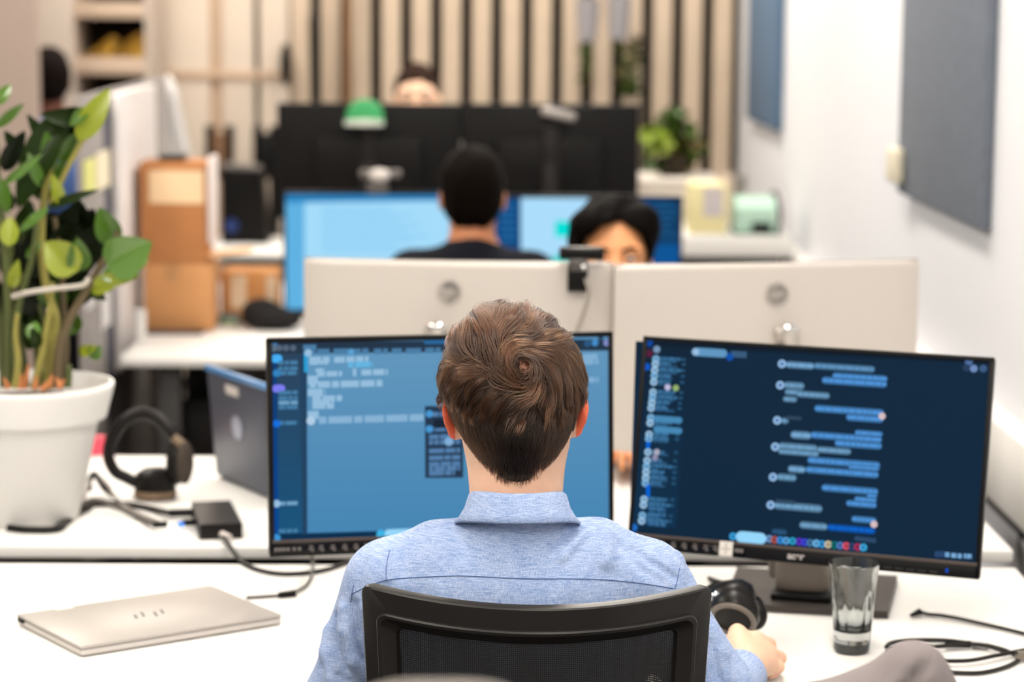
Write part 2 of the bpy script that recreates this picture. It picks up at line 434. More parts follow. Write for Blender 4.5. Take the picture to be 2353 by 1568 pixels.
# ---------------------------------------------------------------- back of the room
# built-in cabinet with open niche at far left
YC = 10.38
def X(px, Y=YC): return at_y(px, 150, Y)[0]
def Z(py, Y=YC): return at_y(300, py, Y)[2]
t = thing('wall_cabinet', 'tall cream cabinet with an open dark niche at far left', 'cabinet', xf((X(220), YC, 0)))
x0, x1, xa, xb = X(80), X(375), X(213), X(366)
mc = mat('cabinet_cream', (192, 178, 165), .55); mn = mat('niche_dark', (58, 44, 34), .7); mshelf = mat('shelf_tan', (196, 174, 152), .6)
def body(b):
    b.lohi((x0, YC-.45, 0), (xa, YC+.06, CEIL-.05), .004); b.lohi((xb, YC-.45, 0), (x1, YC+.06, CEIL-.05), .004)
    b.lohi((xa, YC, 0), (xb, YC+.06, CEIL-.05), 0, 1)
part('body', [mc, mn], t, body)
part('door', mat('cabinet_door', (198, 185, 172), .5), t, lambda b: b.lohi((x0+.008, YC-.47, .1), (xa-.008, YC-.449, CEIL-.1), .004))
YF = YC-.45
for (pa, pb) in ((6, 42), (134, 172)):
    part('shelf', mshelf, t, lambda b: b.lohi((xa, YF, Z(pb, YF)), (xb, YC+.001, Z(pa, YF)), .003))
part('shelf', mshelf, t, lambda b: b.lohi((xa, YF, .5), (xb, YC+.001, .53), .003))
# yellow things in the niche
zt = Z(134, YF)
def yel(cx, w, h, lab, a):
    o = thing('yellow_pouch', lab, 'pouch', xf((cx, YC-.3, zt)), 'yellow pouches in the niche')
    def f(b):
        g = []
        for i in range(9):
            v = i/8; g.append([(cx+w*(u/6-.5)*(1-.5*v)+a*v, YC-.3+.07*math.cos(u/6*math.pi)*(1-v), zt+.004+h*v*(1-.25*abs(u/6-.5)*2)) for u in range(7)])
        b.grid(g)
        g2 = [[(p[0], YC-.28+(YC-.28-p[1])*.8+.03, p[2]) for p in r] for r in g]; b.grid(g2, flip=True)
    part('pouch', mat('pouch_yellow', (208, 166, 70), .5, noise=.2, nscale=20), o, f)
yel(X(250), .12, .085, 'yellow pouch in the dark niche, left of the pair', .06)
yel(X(315), .14, .10, 'yellow pouch in the dark niche, right of the pair', .05)

# hanging planters in front of the slats
def leafblob(b, c, r, n, s, seed, m=(0, 1), flat=1.0):
    rs = random.Random(seed)
    for i in range(n):
        d = Vector((rs.gauss(0, 1), rs.gauss(0, 1), rs.gauss(0, 1))); d.normalize(); d *= r*rs.uniform(.35, 1)
        p = np.array(c)+np.array([d.x, d.y, d.z*flat]); a, t_, w = rs.uniform(0, 6.3), rs.uniform(-1.2, 1.2), s*rs.uniform(.7, 1.3)
        R = rot3(a, t_, rs.uniform(-.8, .8))
        L = np.array([[-.5, 0, 0], [-.2, .26, .05], [.2, .24, .05], [.6, 0, 0], [.2, -.24, .05], [-.2, -.26, .05], [0, 0, -.03]])*w
        b.add(L @ R.T+p, [(0, 6, 1), (1, 6, 2), (2, 6, 3), (3, 6, 4), (4, 6, 5), (5, 6, 0)], rs.choice(m))
G_d, G_m, G_l, G_y = mat('leaf_dark', (38, 58, 10), .35), mat('leaf_mid', (72, 110, 22), .35), mat('leaf_light', (150, 170, 60), .4), mat('leaf_yellow', (170, 175, 40), .4)
G_o = mat('leaf_olive', (96, 84, 40), .5)
def hanging(px, potpy, leafpts, lab):
    Y = 10.1; c = at_y(px, potpy, Y)
    t = thing('hanging_planter', lab, 'plant', xf(c), 'hanging planters before the slats')
    part('pot', mat('planter_grey', (150, 146, 148), .5), t, lambda b: b.lathe([(.02, -.09), (.04, -.09), (.052, .09), (.046, .09), (.036, -.06), (.001, -.06)], c, 20))
    part('cord', mat('cord_grey', (90, 88, 86), .6), t, lambda b: b.tube([c+np.array([0, 0, .08]), (c[0], c[1], CEIL)], .006))
    def fol(b):
        for k, (x, y, r, n) in enumerate(leafpts): leafblob(b, at_y(x, y, Y), r, n, .05, k+px, (0, 0, 1, 2))
    part('foliage', [G_d, G_o, G_m], t, fol)
hanging(1350, 45, [(1346, 115, .035, 14), (1348, 150, .03, 12), (1348, 180, .025, 8)], 'narrow grey hanging planter before the slats, the left one')
hanging(1422, 40, [(1420, 110, .03, 12), (1450, 110, .05, 26), (1440, 165, .05, 22), (1445, 200, .05, 26), (1455, 140, .04, 16)], 'grey hanging planter with trailing leaves before the slats, the right one')

# low white cabinet with things on it along the right wall
zc = .90
ya, yb = at_z(1700, 541, zc)[1], 8.62
xl = at_z(1572, 560, zc)[0]
t = thing('low_cabinet', 'low white cabinet along the right wall behind the dark-haired person', 'cabinet', xf((.9, ya, 0)))
part('body', [M_whitep, M_dark], t, lambda b: (b.lohi((xl, ya, zc-.075), (XR-.06, yb, zc), .006), b.lohi((xl+.02, ya+.12, .06), (XR-.08, yb-.01, zc-.07), 0, 1)))
part('door', mat('cab_door', (40, 36, 34), .5), t, lambda b: b.lohi((xl+.03, ya+.10, .08), ((xl+XR)/2-.03, ya+.121, zc-.08), .003))
part('door', mat('cab_door', (40, 36, 34), .5), t, lambda b: b.lohi(((xl+XR)/2-.025, ya+.10, .08), (XR-.09, ya+.121, zc-.08), .003))
part('base', M_dark, t, lambda b: b.lohi((xl+.04, ya+.14, 0), (XR-.1, yb-.03, .061)))
# mint label printer
c = at_z(1730, 528, zc); c[1] = ya+.12; c[0] = at_y(1730, 500, c[1])[0]
t = thing('label_printer', 'mint green machine with a black slot, on the low white cabinet', 'printer', xf((c[0], c[1], zc)))
w, h = .135, .122
def prn(b):
    prof = [(-.10, 0), (-.10, h*.7), (-.07, h*.95), (-.03, h), (.06, h), (.09, h*.8), (.1, 0)]
    b.prism([(y, z) for y, z in prof], -w/2, w/2, Matrix(((0, 0, 1, c[0]), (1, 0, 0, c[1]), (0, 1, 0, zc), (0, 0, 0, 1))))
part('body', mat('mint', (176, 210, 192), .45), t, prn)
part('slot', M_black, t, lambda b: b.box((c[0]+.018, c[1]-.102, zc+.026), (.065, .02, .032), None, .003))
part('base', mat('mint_dark', (96, 128, 112), .5), t, lambda b: b.box((c[0], c[1]-.002, zc+.006), (w+.01, .21, .012), None, .003))
part('side_frame', mat('printer_frame', (70, 66, 70), .4), t, lambda b: b.tube(spline([(c[0]+w/2+.008, c[1]-.09, zc), (c[0]+w/2+.012, c[1]-.09, zc+.08), (c[0]+w/2+.006, c[1]-.02, zc+.135), (c[0]+w/2+.004, c[1]+.06, zc+.13)], 6), .008))
# yellow file box with grey print
c = at_z(1628, 532, zc); c[1] = ya+.03; c[0] = at_y(1626, 500, c[1])[0]
t = thing('file_box', 'pale yellow file box with a grey print, left of the mint machine', 'box', xf((c[0], c[1], zc)))
zz = at_y(1628, 425, c[1])[2]
part('box', mat('file_yellow', (222, 212, 160), .6), t, lambda b: b.lohi((c[0]-.06, c[1], zc), (c[0]+.065, c[1]+.2, zz), .004))
part('print', mat('file_grey', (190, 182, 184), .6), t, lambda b: b.lohi((c[0]-.015, c[1]-.002, zc+.06), (c[0]+.05, c[1]+.001, zz-.01), 0))
# pale storage tray that carries the round plant
Yt = 8.70
a, bb = at_y(1480, 410, Yt), at_y(1648, 440, Yt)
t = thing('storage_cabinet', 'tall pale storage cabinet with the bright green plant on top', 'cabinet', xf(((a[0]+bb[0])/2, Yt, 0)))
part('body', mat('bin_pale', (214, 204, 192), .5), t, lambda b: b.lohi((a[0], Yt, 0), (bb[0], Yt+.32, a[2]-.03), .012))
part('lid', mat('bin_lid', (224, 216, 206), .45), t, lambda b: b.lohi((a[0]-.008, Yt-.008, a[2]-.03), (bb[0]+.008, Yt+.33, a[2]), .01))
zb = a[2]; c = at_y(1545, 400, Yt+.14); c[2] = zb
t = thing('potted_plant', 'round leafy green plant on the pale storage cabinet near the slats', 'plant', xf(c))
part('pot', mat('pot_dark', (58, 50, 44), .6), t, lambda b: b.lathe([(.03, 0), (.045, 0), (.06, .07), (.054, .07), (.045, .02), (.001, .02)], c, 24))
def fol(b):
    leafblob(b, at_y(1508, 325, Yt+.1), .06, 70, .055, 3, (0, 1, 1, 1)); leafblob(b, at_y(1580, 330, Yt+.15), .075, 80, .05, 4, (2, 2, 3, 0))
    leafblob(b, at_y(1545, 280, Yt+.15), .06, 50, .05, 5, (2, 2, 0)); leafblob(b, at_y(1560, 385, Yt+.12), .05, 40, .045, 6, (2, 3))
    leafblob(b, at_y(1515, 380, Yt+.12), .04, 30, .045, 7, (0, 2))
part('foliage', [G_m, G_l, G_d, G_o], t, fol)
part('stem', G_o, t, lambda b: [b.tube([c+np.array([0, 0, .02]), c+np.array(v)], .006) for v in ((-.03, 0, .13), (.03, .02, .14), (0, .02, .18))])
# small clutter right of it
for px, py, r, h_, rgb, nm, lab in ((1668, 412, .03, .07, (205, 188, 170), 'tan', 'small tan cup on the low cabinet behind the yellow file box'), (1700, 420, .025, .09, (120, 116, 112), 'grey', 'small grey cup on the low cabinet behind the mint machine')):
    c = at_z(px, 500, zc); c[1] = yb-.04; c[0] = at_y(px, py, c[1])[0]
    h2 = at_y(px, py-14, c[1])[2]-zc
    t = thing('desk_cup', lab, 'cup', xf((c[0], c[1], zc)), 'cups on the low cabinet')
    part('cup', mat('cup_'+nm, rgb, .5), t, lambda b: b.lathe([(r*.8, 0), (r, h2), (r*.9, h2), (r*.75, .01), (.001, .01)], (c[0], c[1], zc), 20))
# ---------------------------------------------------------------- screens
def pix_local(M, px, py, y=0.0):
    Mi = np.array(M.inverted()); o = Mi[:3, :3] @ CAM + Mi[:3, 3]; d = Mi[:3, :3] @ ray(px, py)
    t = (y-o[1])/d[1]; q = o+d*t; return q[0], q[2]
class UI:
    """flat coloured picture elements of one screen, all in one mesh"""
    def __init__(s, M): s.M = M; s.b = MB(); s.mats = []; s.bb = []
    def mi(s, rgb, st=1.0):
        m = emit(rgb, st)
        if m not in s.mats: s.mats.append(m)
        return s.mats.index(m)
    def poly(s, pts, rgb, st=1.0):
        xs = [p[0] for p in pts]; zs = [p[1] for p in pts]; q = (min(xs), max(xs), min(zs), max(zs))
        L = 1+max([o[4] for o in s.bb if o[0] < q[1] and o[1] > q[0] and o[2] < q[3] and o[3] > q[2]], default=-1)
        s.bb.append(q+(L,)); y = -.0003-.00003*L
        s.b.add([(x, y, z) for x, z in pts], [tuple(range(len(pts)))], s.mi(rgb, st))
    def loc(s, px, py): return pix_local(s.M, px, py)
    def rect(s, a, b, th, rgb, st=1.0, rnd=False):
        (x0, z0), (x1, z1) = s.loc(*a), s.loc(*b); z = (z0+z1)/2; h = th/2
        if rnd:
            n = 6; pts = [(x1-h+h*math.sin(math.pi*i/n), z-h*math.cos(math.pi*i/n)) for i in range(n+1)]+[(x0+h-h*math.sin(math.pi*i/n), z+h*math.cos(math.pi*i/n)) for i in range(n+1)]
        else: pts = [(x0, z-h), (x1, z-h), (x1, z+h), (x0, z+h)]
        s.poly(pts, rgb, st)
    def words(s, a, b, th, rgb, seed, st=1.0):
        """a row of small word-like bars"""
        (x0, z0), (x1, z1) = s.loc(*a), s.loc(*b); z = (z0+z1)/2; r = random.Random(seed); x = x0
        while x < x1:
            w = r.uniform(.5, 2.2)*th*1.6; e = min(x+w, x1)
            s.poly([(x, z-th/2), (e, z-th/2), (e, z+th/2), (x, z+th/2)], rgb, st); x = e+th*.28
    def disc(s, c, r, rgb, st=1.0, n=12):
        x, z = s.loc(*c); s.poly([(x+r*math.cos(2*math.pi*i/n), z+r*math.sin(2*math.pi*i/n)) for i in range(n)], rgb, st)
    def quad(s, ps, rgb, st=1.0): s.poly([s.loc(*p) for p in ps], rgb, st)
    def build(s, parent, name='screen'):
        return s.b.build(name, s.mats, parent, world=False, smooth=False)
M_bez = mat('bezel_black', (10, 10, 11), .38)
M_strip = mat('gloss_strip', (10, 10, 12), .15)
M_icon = mat('icon_grey', (100, 94, 92), .5)
M_lip = mat('bezel_lip', (74, 66, 62), .4)
M_stand = mat('stand_grey', (62, 57, 54), .42)
def housing(b, w, h, d=.022, top=.008, side=.008, bot=.02):
    # frame ring + body
    b.lohi((-w/2, .001, -h/2), (w/2, d, h/2), .004)
    b.lohi((-w/2, -.003, h/2-top), (w/2, .002, h/2), .001); b.lohi((-w/2, -.003, -h/2), (w/2, .002, -h/2+bot), .001)
    b.lohi((-w/2, -.003, -h/2), (-w/2+side, .002, h/2), .001); b.lohi((w/2-side, -.003, -h/2), (w/2, .002, h/2), .001)
    b.lohi((-w*.28, d-.002, -h*.3), (w*.28, d+.02, h*.3), .012)
def screen_base(ui, w, h, rgb, top=.008, side=.008, bot=.02, st=1.0):
    ui.poly([(-w/2+side, -h/2+bot), (w/2-side, -h/2+bot), (w/2-side, h/2-top), (-w/2+side, h/2-top)], rgb, st)

# ---- left monitor in front of the man
M1 = xf((-.055, 3.734, .991), R=rot3(math.radians(11.277), math.radians(-4.525), math.radians(.098)))
w, h = .55, .34
t = thing('computer_monitor', 'black monitor with a mid-blue screen, left of and behind the blue-shirted man', 'monitor', M1, 'monitors on the front desk')
hs = part('housing', M_bez, t, lambda b: housing(b, w, h, bot=.026), world=False)
u = UI(M1)
screen_base(u, w, h, (92, 146, 186), bot=.026)
def z2(x, y): return (600+x/2.8, 740+y/2.8)
def grad(ui, pts4, c0, c1, n):
    (a, b, c, d) = [np.array(p, float) for p in pts4]   # TL TR BR BL
    for i in range(n):
        f0, f1 = i/n, (i+1)/n; f = (f0+f1)/2
        ui.quad([a+(d-a)*f1, b+(c-b)*f1, b+(c-b)*f0, a+(d-a)*f0], tuple(int(c0[k]+(c1[k]-c0[k])*f) for k in range(3)))
TLm, TRm, BRm, BLm = (705, 812), (1397, 805), (1398, 1206), (706, 1228)
grad(u, [TLm, TRm, BRm, BLm], (98, 150, 188), (70, 134, 180), 14)
grad(u, [(620, 787), (705, 786), (706, 1228), (624, 1233)], (46, 66, 90), (24, 84, 124), 14)        # side bar
grad(u, [(620, 787), (636, 787), (641, 1233), (624, 1233)], (20, 60, 110), (0, 70, 150), 5)
u.quad([(620, 787), (1397, 780), (1397, 806), (620, 813)][::-1], (36, 54, 74)); u.quad([(624, 1243), (1398, 1220), (1398, 1205), (624, 1228)], (10, 48, 80))
u.quad([(690, 813), (705, 813), (706, 1228), (695, 1228)][::-1], (34, 66, 96))
pale = (150, 190, 220)
u.rect(z2(62, 237), z2(137, 236), .013, (70, 175, 245), rnd=True); u.rect(z2(70, 430), z2(155, 428), .012, (125, 125, 240), rnd=True)
u.rect(z2(275, 258), z2(300, 257), .032, (40, 160, 215))
for k, (x0, x1, y) in enumerate([(270, 355, 165), (310, 440, 192), (465, 560, 190), (590, 690, 190), (725, 815, 190), (840, 905, 188), (930, 1030, 187), (1055, 1155, 184)]):
    u.words(z2(x0, y), z2(x1, y-1), .0085, (74, 124, 164), k)
for k, (x0, y0, x1, y1, th, c) in enumerate([(310, 244, 440, 242, .009, pale), (470, 244, 690, 240, .009, pale), (310, 264, 430, 262, .006, pale), (560, 276, 720, 272, .009, (100, 180, 225)), (350, 312, 410, 311, .006, pale), (360, 336, 520, 333, .008, pale), (590, 325, 612, 324, .012, pale), (645, 322, 815, 326, .009, pale), (300, 374, 365, 374, .013, pale), (312, 405, 780, 394, .010, pale), (300, 456, 415, 453, .011, pale), (330, 495, 520, 491, .009, pale), (330, 520, 468, 518, .008, pale), (330, 545, 468, 542, .008, pale), (300, 600, 370, 598, .012, pale), (372, 632, 1045, 617, .011, (135, 178, 212))]):
    u.words(z2(x0, y0), z2(x1, y1), th, c, 40+k)
u.disc(z2(320, 636), .007, (175, 205, 230)); u.disc(z2(302, 200), .006, pale); u.disc(z2(578, 192), .005, (90, 160, 210))
for k, y in enumerate((262, 300, 330, 455, 490, 520, 550, 650, 1168, 1345)):
    u.words(z2(112, y), z2(235, y), .006, (70, 125, 165) if k not in (5, 8) else (110, 160, 195), 90+k)
for y, c in ((140, (60, 130, 190)), (168, (90, 110, 130)), (330, (50, 130, 190)), (655, (20, 110, 220)), (1170, (150, 190, 225)), (1390, (60, 150, 215))): u.disc(z2(80 if y < 200 else 100, y), .006, c)
for x in (118, 160, 206): u.disc(z2(x, 168), .005, (84, 100, 118))
# floating panel
u.quad([z2(1055, 1005), z2(1300, 1003), z2(1300, 540), z2(1053, 542)], (36, 56, 80))
for k, y in enumerate((595, 690, 740, 775, 830, 875, 915, 945, 975)): u.words(z2(1080, y), z2(1280 if y < 970 else 1245, y-3), .007, (84, 126, 170), 120+k)
for y in (592, 690): u.disc(z2(1082, y), .006, (70, 150, 210))
u.disc(z2(1208, 770), .007, (130, 175, 215)); u.rect(z2(1110, 655), z2(1300, 652), .014, (24, 36, 52))
u.rect(z2(790, 1365), z2(985, 1358), .014, (150, 215, 250), rnd=True); u.disc(z2(770, 1366), .007, (60, 180, 230)); u.rect(z2(1050, 124), z2(1200, 120), .010, (44, 104, 156))
for (x, y, c) in ((1367, 788, (70, 140, 200)), (1394, 788, (130, 140, 200)), (1350, 790, (44, 90, 130)), (1380, 772, (30, 60, 90))): u.disc((x, y), .0055, c)
for k, y in enumerate((820, 832, 873)): u.words((1340, y), (1375, y), .008, (130, 175, 210), 140+k)
u.build(t)
def local(b, M, px, py, y): return pix_local(M, px, py, y)
def strip(b):
    x0, z0 = local(b, M1, 623, 1266, -.004); x1, _ = local(b, M1, 860, 1258, -.004)
    b.lohi((x0, -.0045, -h/2+.004), (x1, -.003, -h/2+.020), .0005)
os_ = part('button_strip', M_strip, t, strip, world=False)
def icons(b, xs, M, z):
    for k, x in enumerate(xs):
        for (dx, dz, ww) in ((0, .003, .006), (0, -.001, .008), (.002, -.004, .004)): b.box((x+dx, -.0048, z+dz), (ww, .0006, .002), None, 0)
ic = part('button_icons', M_icon, os_, lambda b: icons(b, [local(b, M1, q, 1260, -.004)[0] for q in (715, 738, 765, 792, 818, 842)], M1, -h/2+.012), world=False)
part('strip_print', M_icon, os_, lambda b: [b.box((local(b, M1, q, 1265, -.004)[0], -.0048, -h/2+.012), (.005, .0006, .005), None, 0) for q in (634, 643, 652, 662, 676, 688)], world=False)
part('bezel_lip', M_lip, hs, lambda b: b.lohi((-w/2+.004, -.0042, -h/2+.0215), (w/2-.004, -.002, -h/2+.0265), .0008), world=False)
def stand1(b):
    P0 = np.array(M1)[:3, 3]; c = P0+np.array([0, .06, 0]); b.box((c[0], c[1]+.02, .88), (.06, .03, .254), None, .008); b.box((c[0], c[1]-.01, .98), (.09, .05, .09), None, .01)
part('stand', M_stand, t, stand1)
part('base', M_stand, t, lambda b: b.box((-.055, 3.80, .7475), (.24, .20, .013), rot3(math.radians(9)), .004))

# ---- right monitor in front of the man
M2 = xf((.504, 3.640, .993), R=rot3(math.radians(-19.087), math.radians(-11.864), math.radians(.526)))
w, h = .546, .3335
t = thing('computer_monitor', 'black monitor with a dark chat window, turned at the right above the drinking glass', 'monitor', M2, 'monitors on the front desk')
hs = part('housing', M_bez, t, lambda b: housing(b, w, h, bot=.024, top=.007, side=.007), world=False)
u = UI(M2)
screen_base(u, w, h, (15, 40, 62), bot=.024, top=.007, side=.007)
def z4(x, y): return (1400+x/2.469, 760+y/2.469)
grad(u, [z4(150, 60), z4(455, 75), z4(380, 1120), z4(115, 1110)], (14, 36, 56), (16, 50, 78), 6)
u.quad([z4(205, 60), z4(2165, 165), z4(2163, 192), z4(203, 86)][::-1], (14, 30, 46))
lt, bl, gr = (120, 172, 215), (80, 150, 220), (112, 162, 200)
c1 = (160, 200, 230)
for k, (x, y) in enumerate([(265, 162), (262, 190), (258, 225), (256, 258), (253, 292), (248, 350), (245, 380), (242, 410), (238, 440), (236, 495), (232, 525), (226, 590), (224, 615), (220, 690), (215, 738), (211, 772), (209, 803), (207, 836), (205, 866), (198, 958), (194, 990), (188, 1050), (184, 1080)]):
    u.disc(z4(x, y), .0058, c1 if k % 3 else (130, 185, 225)); u.disc(z4(x+1, y), .0024, (60, 100, 150))
    r = random.Random(k); u.words(z4(x+24, y-4), z4(x+24+r.uniform(50, 135), y+1), .0045, (58, 112, 155), 200+k); u.words(z4(x+24, y+12), z4(x+24+r.uniform(40, 110), y+16), .0035, (46, 92, 130), 230+k)
    u.words(z4(x+150, y+2), z4(x+172, y+3), .004, (40, 84, 118), 260+k)
for y0 in (650, 895, 925): u.rect(z4(210, y0), z4(232, y0), .011, (0, 100, 215))
for yy in (505, 565): u.rect(z4(250, yy-6), z4(415, yy+6), .010, (70, 135, 180), rnd=True)
for y0 in (1010, 1040, 1095): u.words(z4(225, y0), z4(320, y0+8), .006, (54, 106, 150), 290+y0)
for (x, y, c) in ((332, 322, (190, 190, 225)), (378, 326, (150, 180, 110)), (270, 690, (170, 170, 190)), (260, 722, (140, 140, 170))): u.disc(z4(x, y), .005, c)
B = [(1000, 190, 1165, 205, .0105, lt), (1160, 203, 1508, 217, .010, (96, 150, 196)), (1265, 258, 1580, 272, .010, bl), (1205, 284, 1577, 302, .011, bl), (990, 306, 1108, 318, .011, gr), (995, 346, 1105, 355, .009, gr), (1060, 360, 1252, 370, .010, gr), (985, 386, 1066, 394, .009, gr), (1163, 443, 1560, 466, .011, bl), (1343, 492, 1557, 504, .011, bl), (975, 510, 1018, 514, .010, gr), (1000, 494, 1095, 498, .007, (50, 76, 100)), (1392, 578, 1552, 590, .009, bl), (1028, 590, 1148, 598, .012, lt), (1140, 596, 1548, 616, .011, bl), (1278, 638, 1548, 656, .011, bl), (960, 655, 1182, 668, .011, gr), (1178, 675, 1373, 688, .010, gr), (958, 684, 1190, 702, .009, gr), (1123, 740, 1538, 760, .011, bl), (1355, 770, 1535, 785, .008, bl), (1013, 783, 1115, 792, .011, lt), (1113, 792, 1530, 815, .011, bl), (950, 830, 1063, 837, .011, gr), (1203, 892, 1527, 914, .011, bl), (1460, 934, 1522, 942, .008, bl), (1390, 954, 1518, 966, .009, bl), (1343, 978, 1518, 993, .010, bl), (935, 992, 1210, 1012, .012, gr), (940, 968, 1060, 975, .006, (56, 84, 110)), (1373, 1068, 1517, 1080, .010, bl), (1078, 1103, 1240, 1114, .011, gr), (1236, 1116, 1512, 1138, .011, (10, 100, 205)), (920, 1140, 1010, 1145, .010, (44, 88, 128))]
for k, (x0, y0, x1, y1, th, c) in enumerate(B):
    u.rect(z4(x0, y0), z4(x1, y1), th, tuple(int(v*.74) for v in c), rnd=True); u.words(z4(x0+8, y0), z4(x1-8, y1), th*.42, tuple(min(255, int(v*1.0)) for v in c), 400+k)
for x, y in ((980, 189), (970, 310), (953, 510), (942, 660), (929, 832), (916, 990)): u.disc(z4(x, y), .0065, (150, 190, 230)); u.disc(z4(x, y), .003, (80, 110, 160))
for x, y in ((1548, 486), (1502, 1100)): u.disc(z4(x, y), .0055, (215, 190, 195))
for k, (x, y, c) in enumerate([(702, 1168, (60, 165, 225)), (908, 1182, (110, 150, 200)), (938, 1188, (175, 80, 70)), (970, 1190, (50, 140, 215)), (1003, 1193, (90, 160, 220)), (1040, 1195, (40, 160, 200)), (1078, 1198, (90, 50, 190)), (1110, 1202, (60, 70, 220)), (1140, 1205, (70, 120, 160)), (1175, 1208, (110, 180, 230)), (1208, 1212, (50, 150, 215)), (1242, 1214, (205, 190, 160)), (1278, 1217, (10, 110, 110)), (1310, 1220, (80, 120, 190)), (1345, 1223, (220, 80, 100)), (1377, 1226, (50, 70, 110)), (1410, 1229, (170, 45, 90)), (1442, 1231, (60, 170, 225)), (228, 70, (10, 70, 160)), (270, 107, (120, 150, 185)), (228, 130, (90, 30, 60)), (213, 206, (10, 90, 200)), (140, 1118, (30, 110, 200)), (2040, 178, (80, 110, 160)), (2068, 216, (110, 140, 190)), (2026, 212, (40, 60, 90)), (2122, 216, (60, 90, 130))]):
    u.disc(z4(x, y), .0058, c)
    if k < 18: u.disc(z4(x, y), .0024, tuple(int(v*.55) for v in c))
u.rect(z4(718, 1170), z4(892, 1182), .0175, (150, 215, 252), rnd=True)
u.rect(z4(480, 120), z4(670, 131), .013, (96, 150, 192), rnd=True); u.words(z4(690, 133), z4(780, 138), .010, (56, 90, 124), 500); u.disc(z4(684, 150), .006, (10, 80, 170)); u.disc(z4(490, 121), .006, (150, 190, 225))
for k, (x0, x1, y) in enumerate([(1905, 1930, 1271), (1940, 2000, 1277), (2012, 2056, 1274), (2012, 2056, 1286)]): u.words(z4(x0, y), z4(x1, y+2), .007 if k < 2 else .004, (120, 170, 215), 510+k)
for x in (1862, 1888): u.disc(z4(x, 1269), .005, (40, 70, 110))
for k in range(5): u.disc(z4(1405+k*24, 1180+k*3), .004, (44, 74, 106))
u.build(t)
zb_ = -h/2+.0115
xs = [local(None, M2, q, 1262, -.003)[0] for q in (1470, 1655)]
st_ = part('button_strip', M_strip, t, lambda b: b.lohi((xs[0]-.02, -.0045, -h/2+.003), (local(None, M2, 1712, 1275, -.003)[0], -.003, -h/2+.0195), .0005), world=False)
part('button_icons', M_icon, st_, lambda b: icons(b, [local(None, M2, q, 1255, -.004)[0] for q in (1522, 1547, 1572, 1597, 1622, 1645)], M2, zb_), world=False)
part('strip_print', M_icon, st_, lambda b: [b.box((local(None, M2, q, 1278, -.004)[0], -.0048, zb_), (.004, .0006, .006), None, 0) for q in (1690, 1697, 1704)], world=False)
xw = local(None, M2, 1669, 1260, -.003)[0]
sk = part('sticker', mat('sticker_white', (216, 210, 202), .5), t, lambda b: b.box((xw, -.0052, zb_+.001), (.021, .001, .023), None, 0), world=False)
part('sticker_mark', mat('sticker_grey', (150, 144, 138), .5), sk, lambda b: [b.box((xw+dx, -.0059, zb_+.001+dz), (.0015 if dx == 0 else .016, .0004, .018 if dx == 0 else .0015), None, 0) for dx, dz in ((0, 0), (.00001, 0))], world=False)
part('bezel_lip', M_lip, hs, lambda b: b.lohi((-w/2+.004, -.0042, -h/2+.0198), (w/2-.004, -.002, -h/2+.0246), .0008), world=False)
v, f = text_mesh('acer', .0145, .0004, .0005)
xl_, _ = local(None, M2, 1829, 1275, -.003)
part('maker_mark', mat('logo_silver', (190, 182, 178), .35, .4), t, lambda b: b.add(np.stack([v[:, 0]+xl_, -.0038-v[:, 2], v[:, 1]-h/2+.0105], 1), f), world=False)
part('power_button', emit((20, 80, 200)), t, lambda b: b.box((local(None, M2, 2176, 1309, -.003)[0], -.0035, zb_-.002), (.004, .002, .006), None, .001), world=False)
part('buttons', mat('button_dark', (40, 38, 38), .4), t, lambda b: [b.box((local(None, M2, q, 1300, -.003)[0], -.0032, zb_-.006), (.012, .002, .003), None, .0008) for q in (2040, 2066, 2092, 2118, 2146)], world=False)
part('base', M_stand, t, lambda b: b.prism([at_z(*q, .75)[:2] for q in ((1662, 1388), (2040, 1409), (2062, 1326), (1694, 1306))], .741, .752))
def neck2(b):
    c = at_z(1850, 1378, .752); b.box((c[0], c[1]+.035, .80), (.085, .055, .10), rot3(math.radians(-15)), .02, seg=3); b.box((c[0]-.01, c[1]+.075, .90), (.07, .03, .26), rot3(math.radians(-17), math.radians(-11)), .008)
part('neck', mat('neck_grey', (126, 115, 104), .45), t, neck2)
part('foot_joint', M_black, t, lambda b: b.box((at_z(1850, 1384, .752)[0], at_z(1850, 1384, .752)[1]+.03, .757), (.095, .06, .012), rot3(math.radians(-15)), .004))

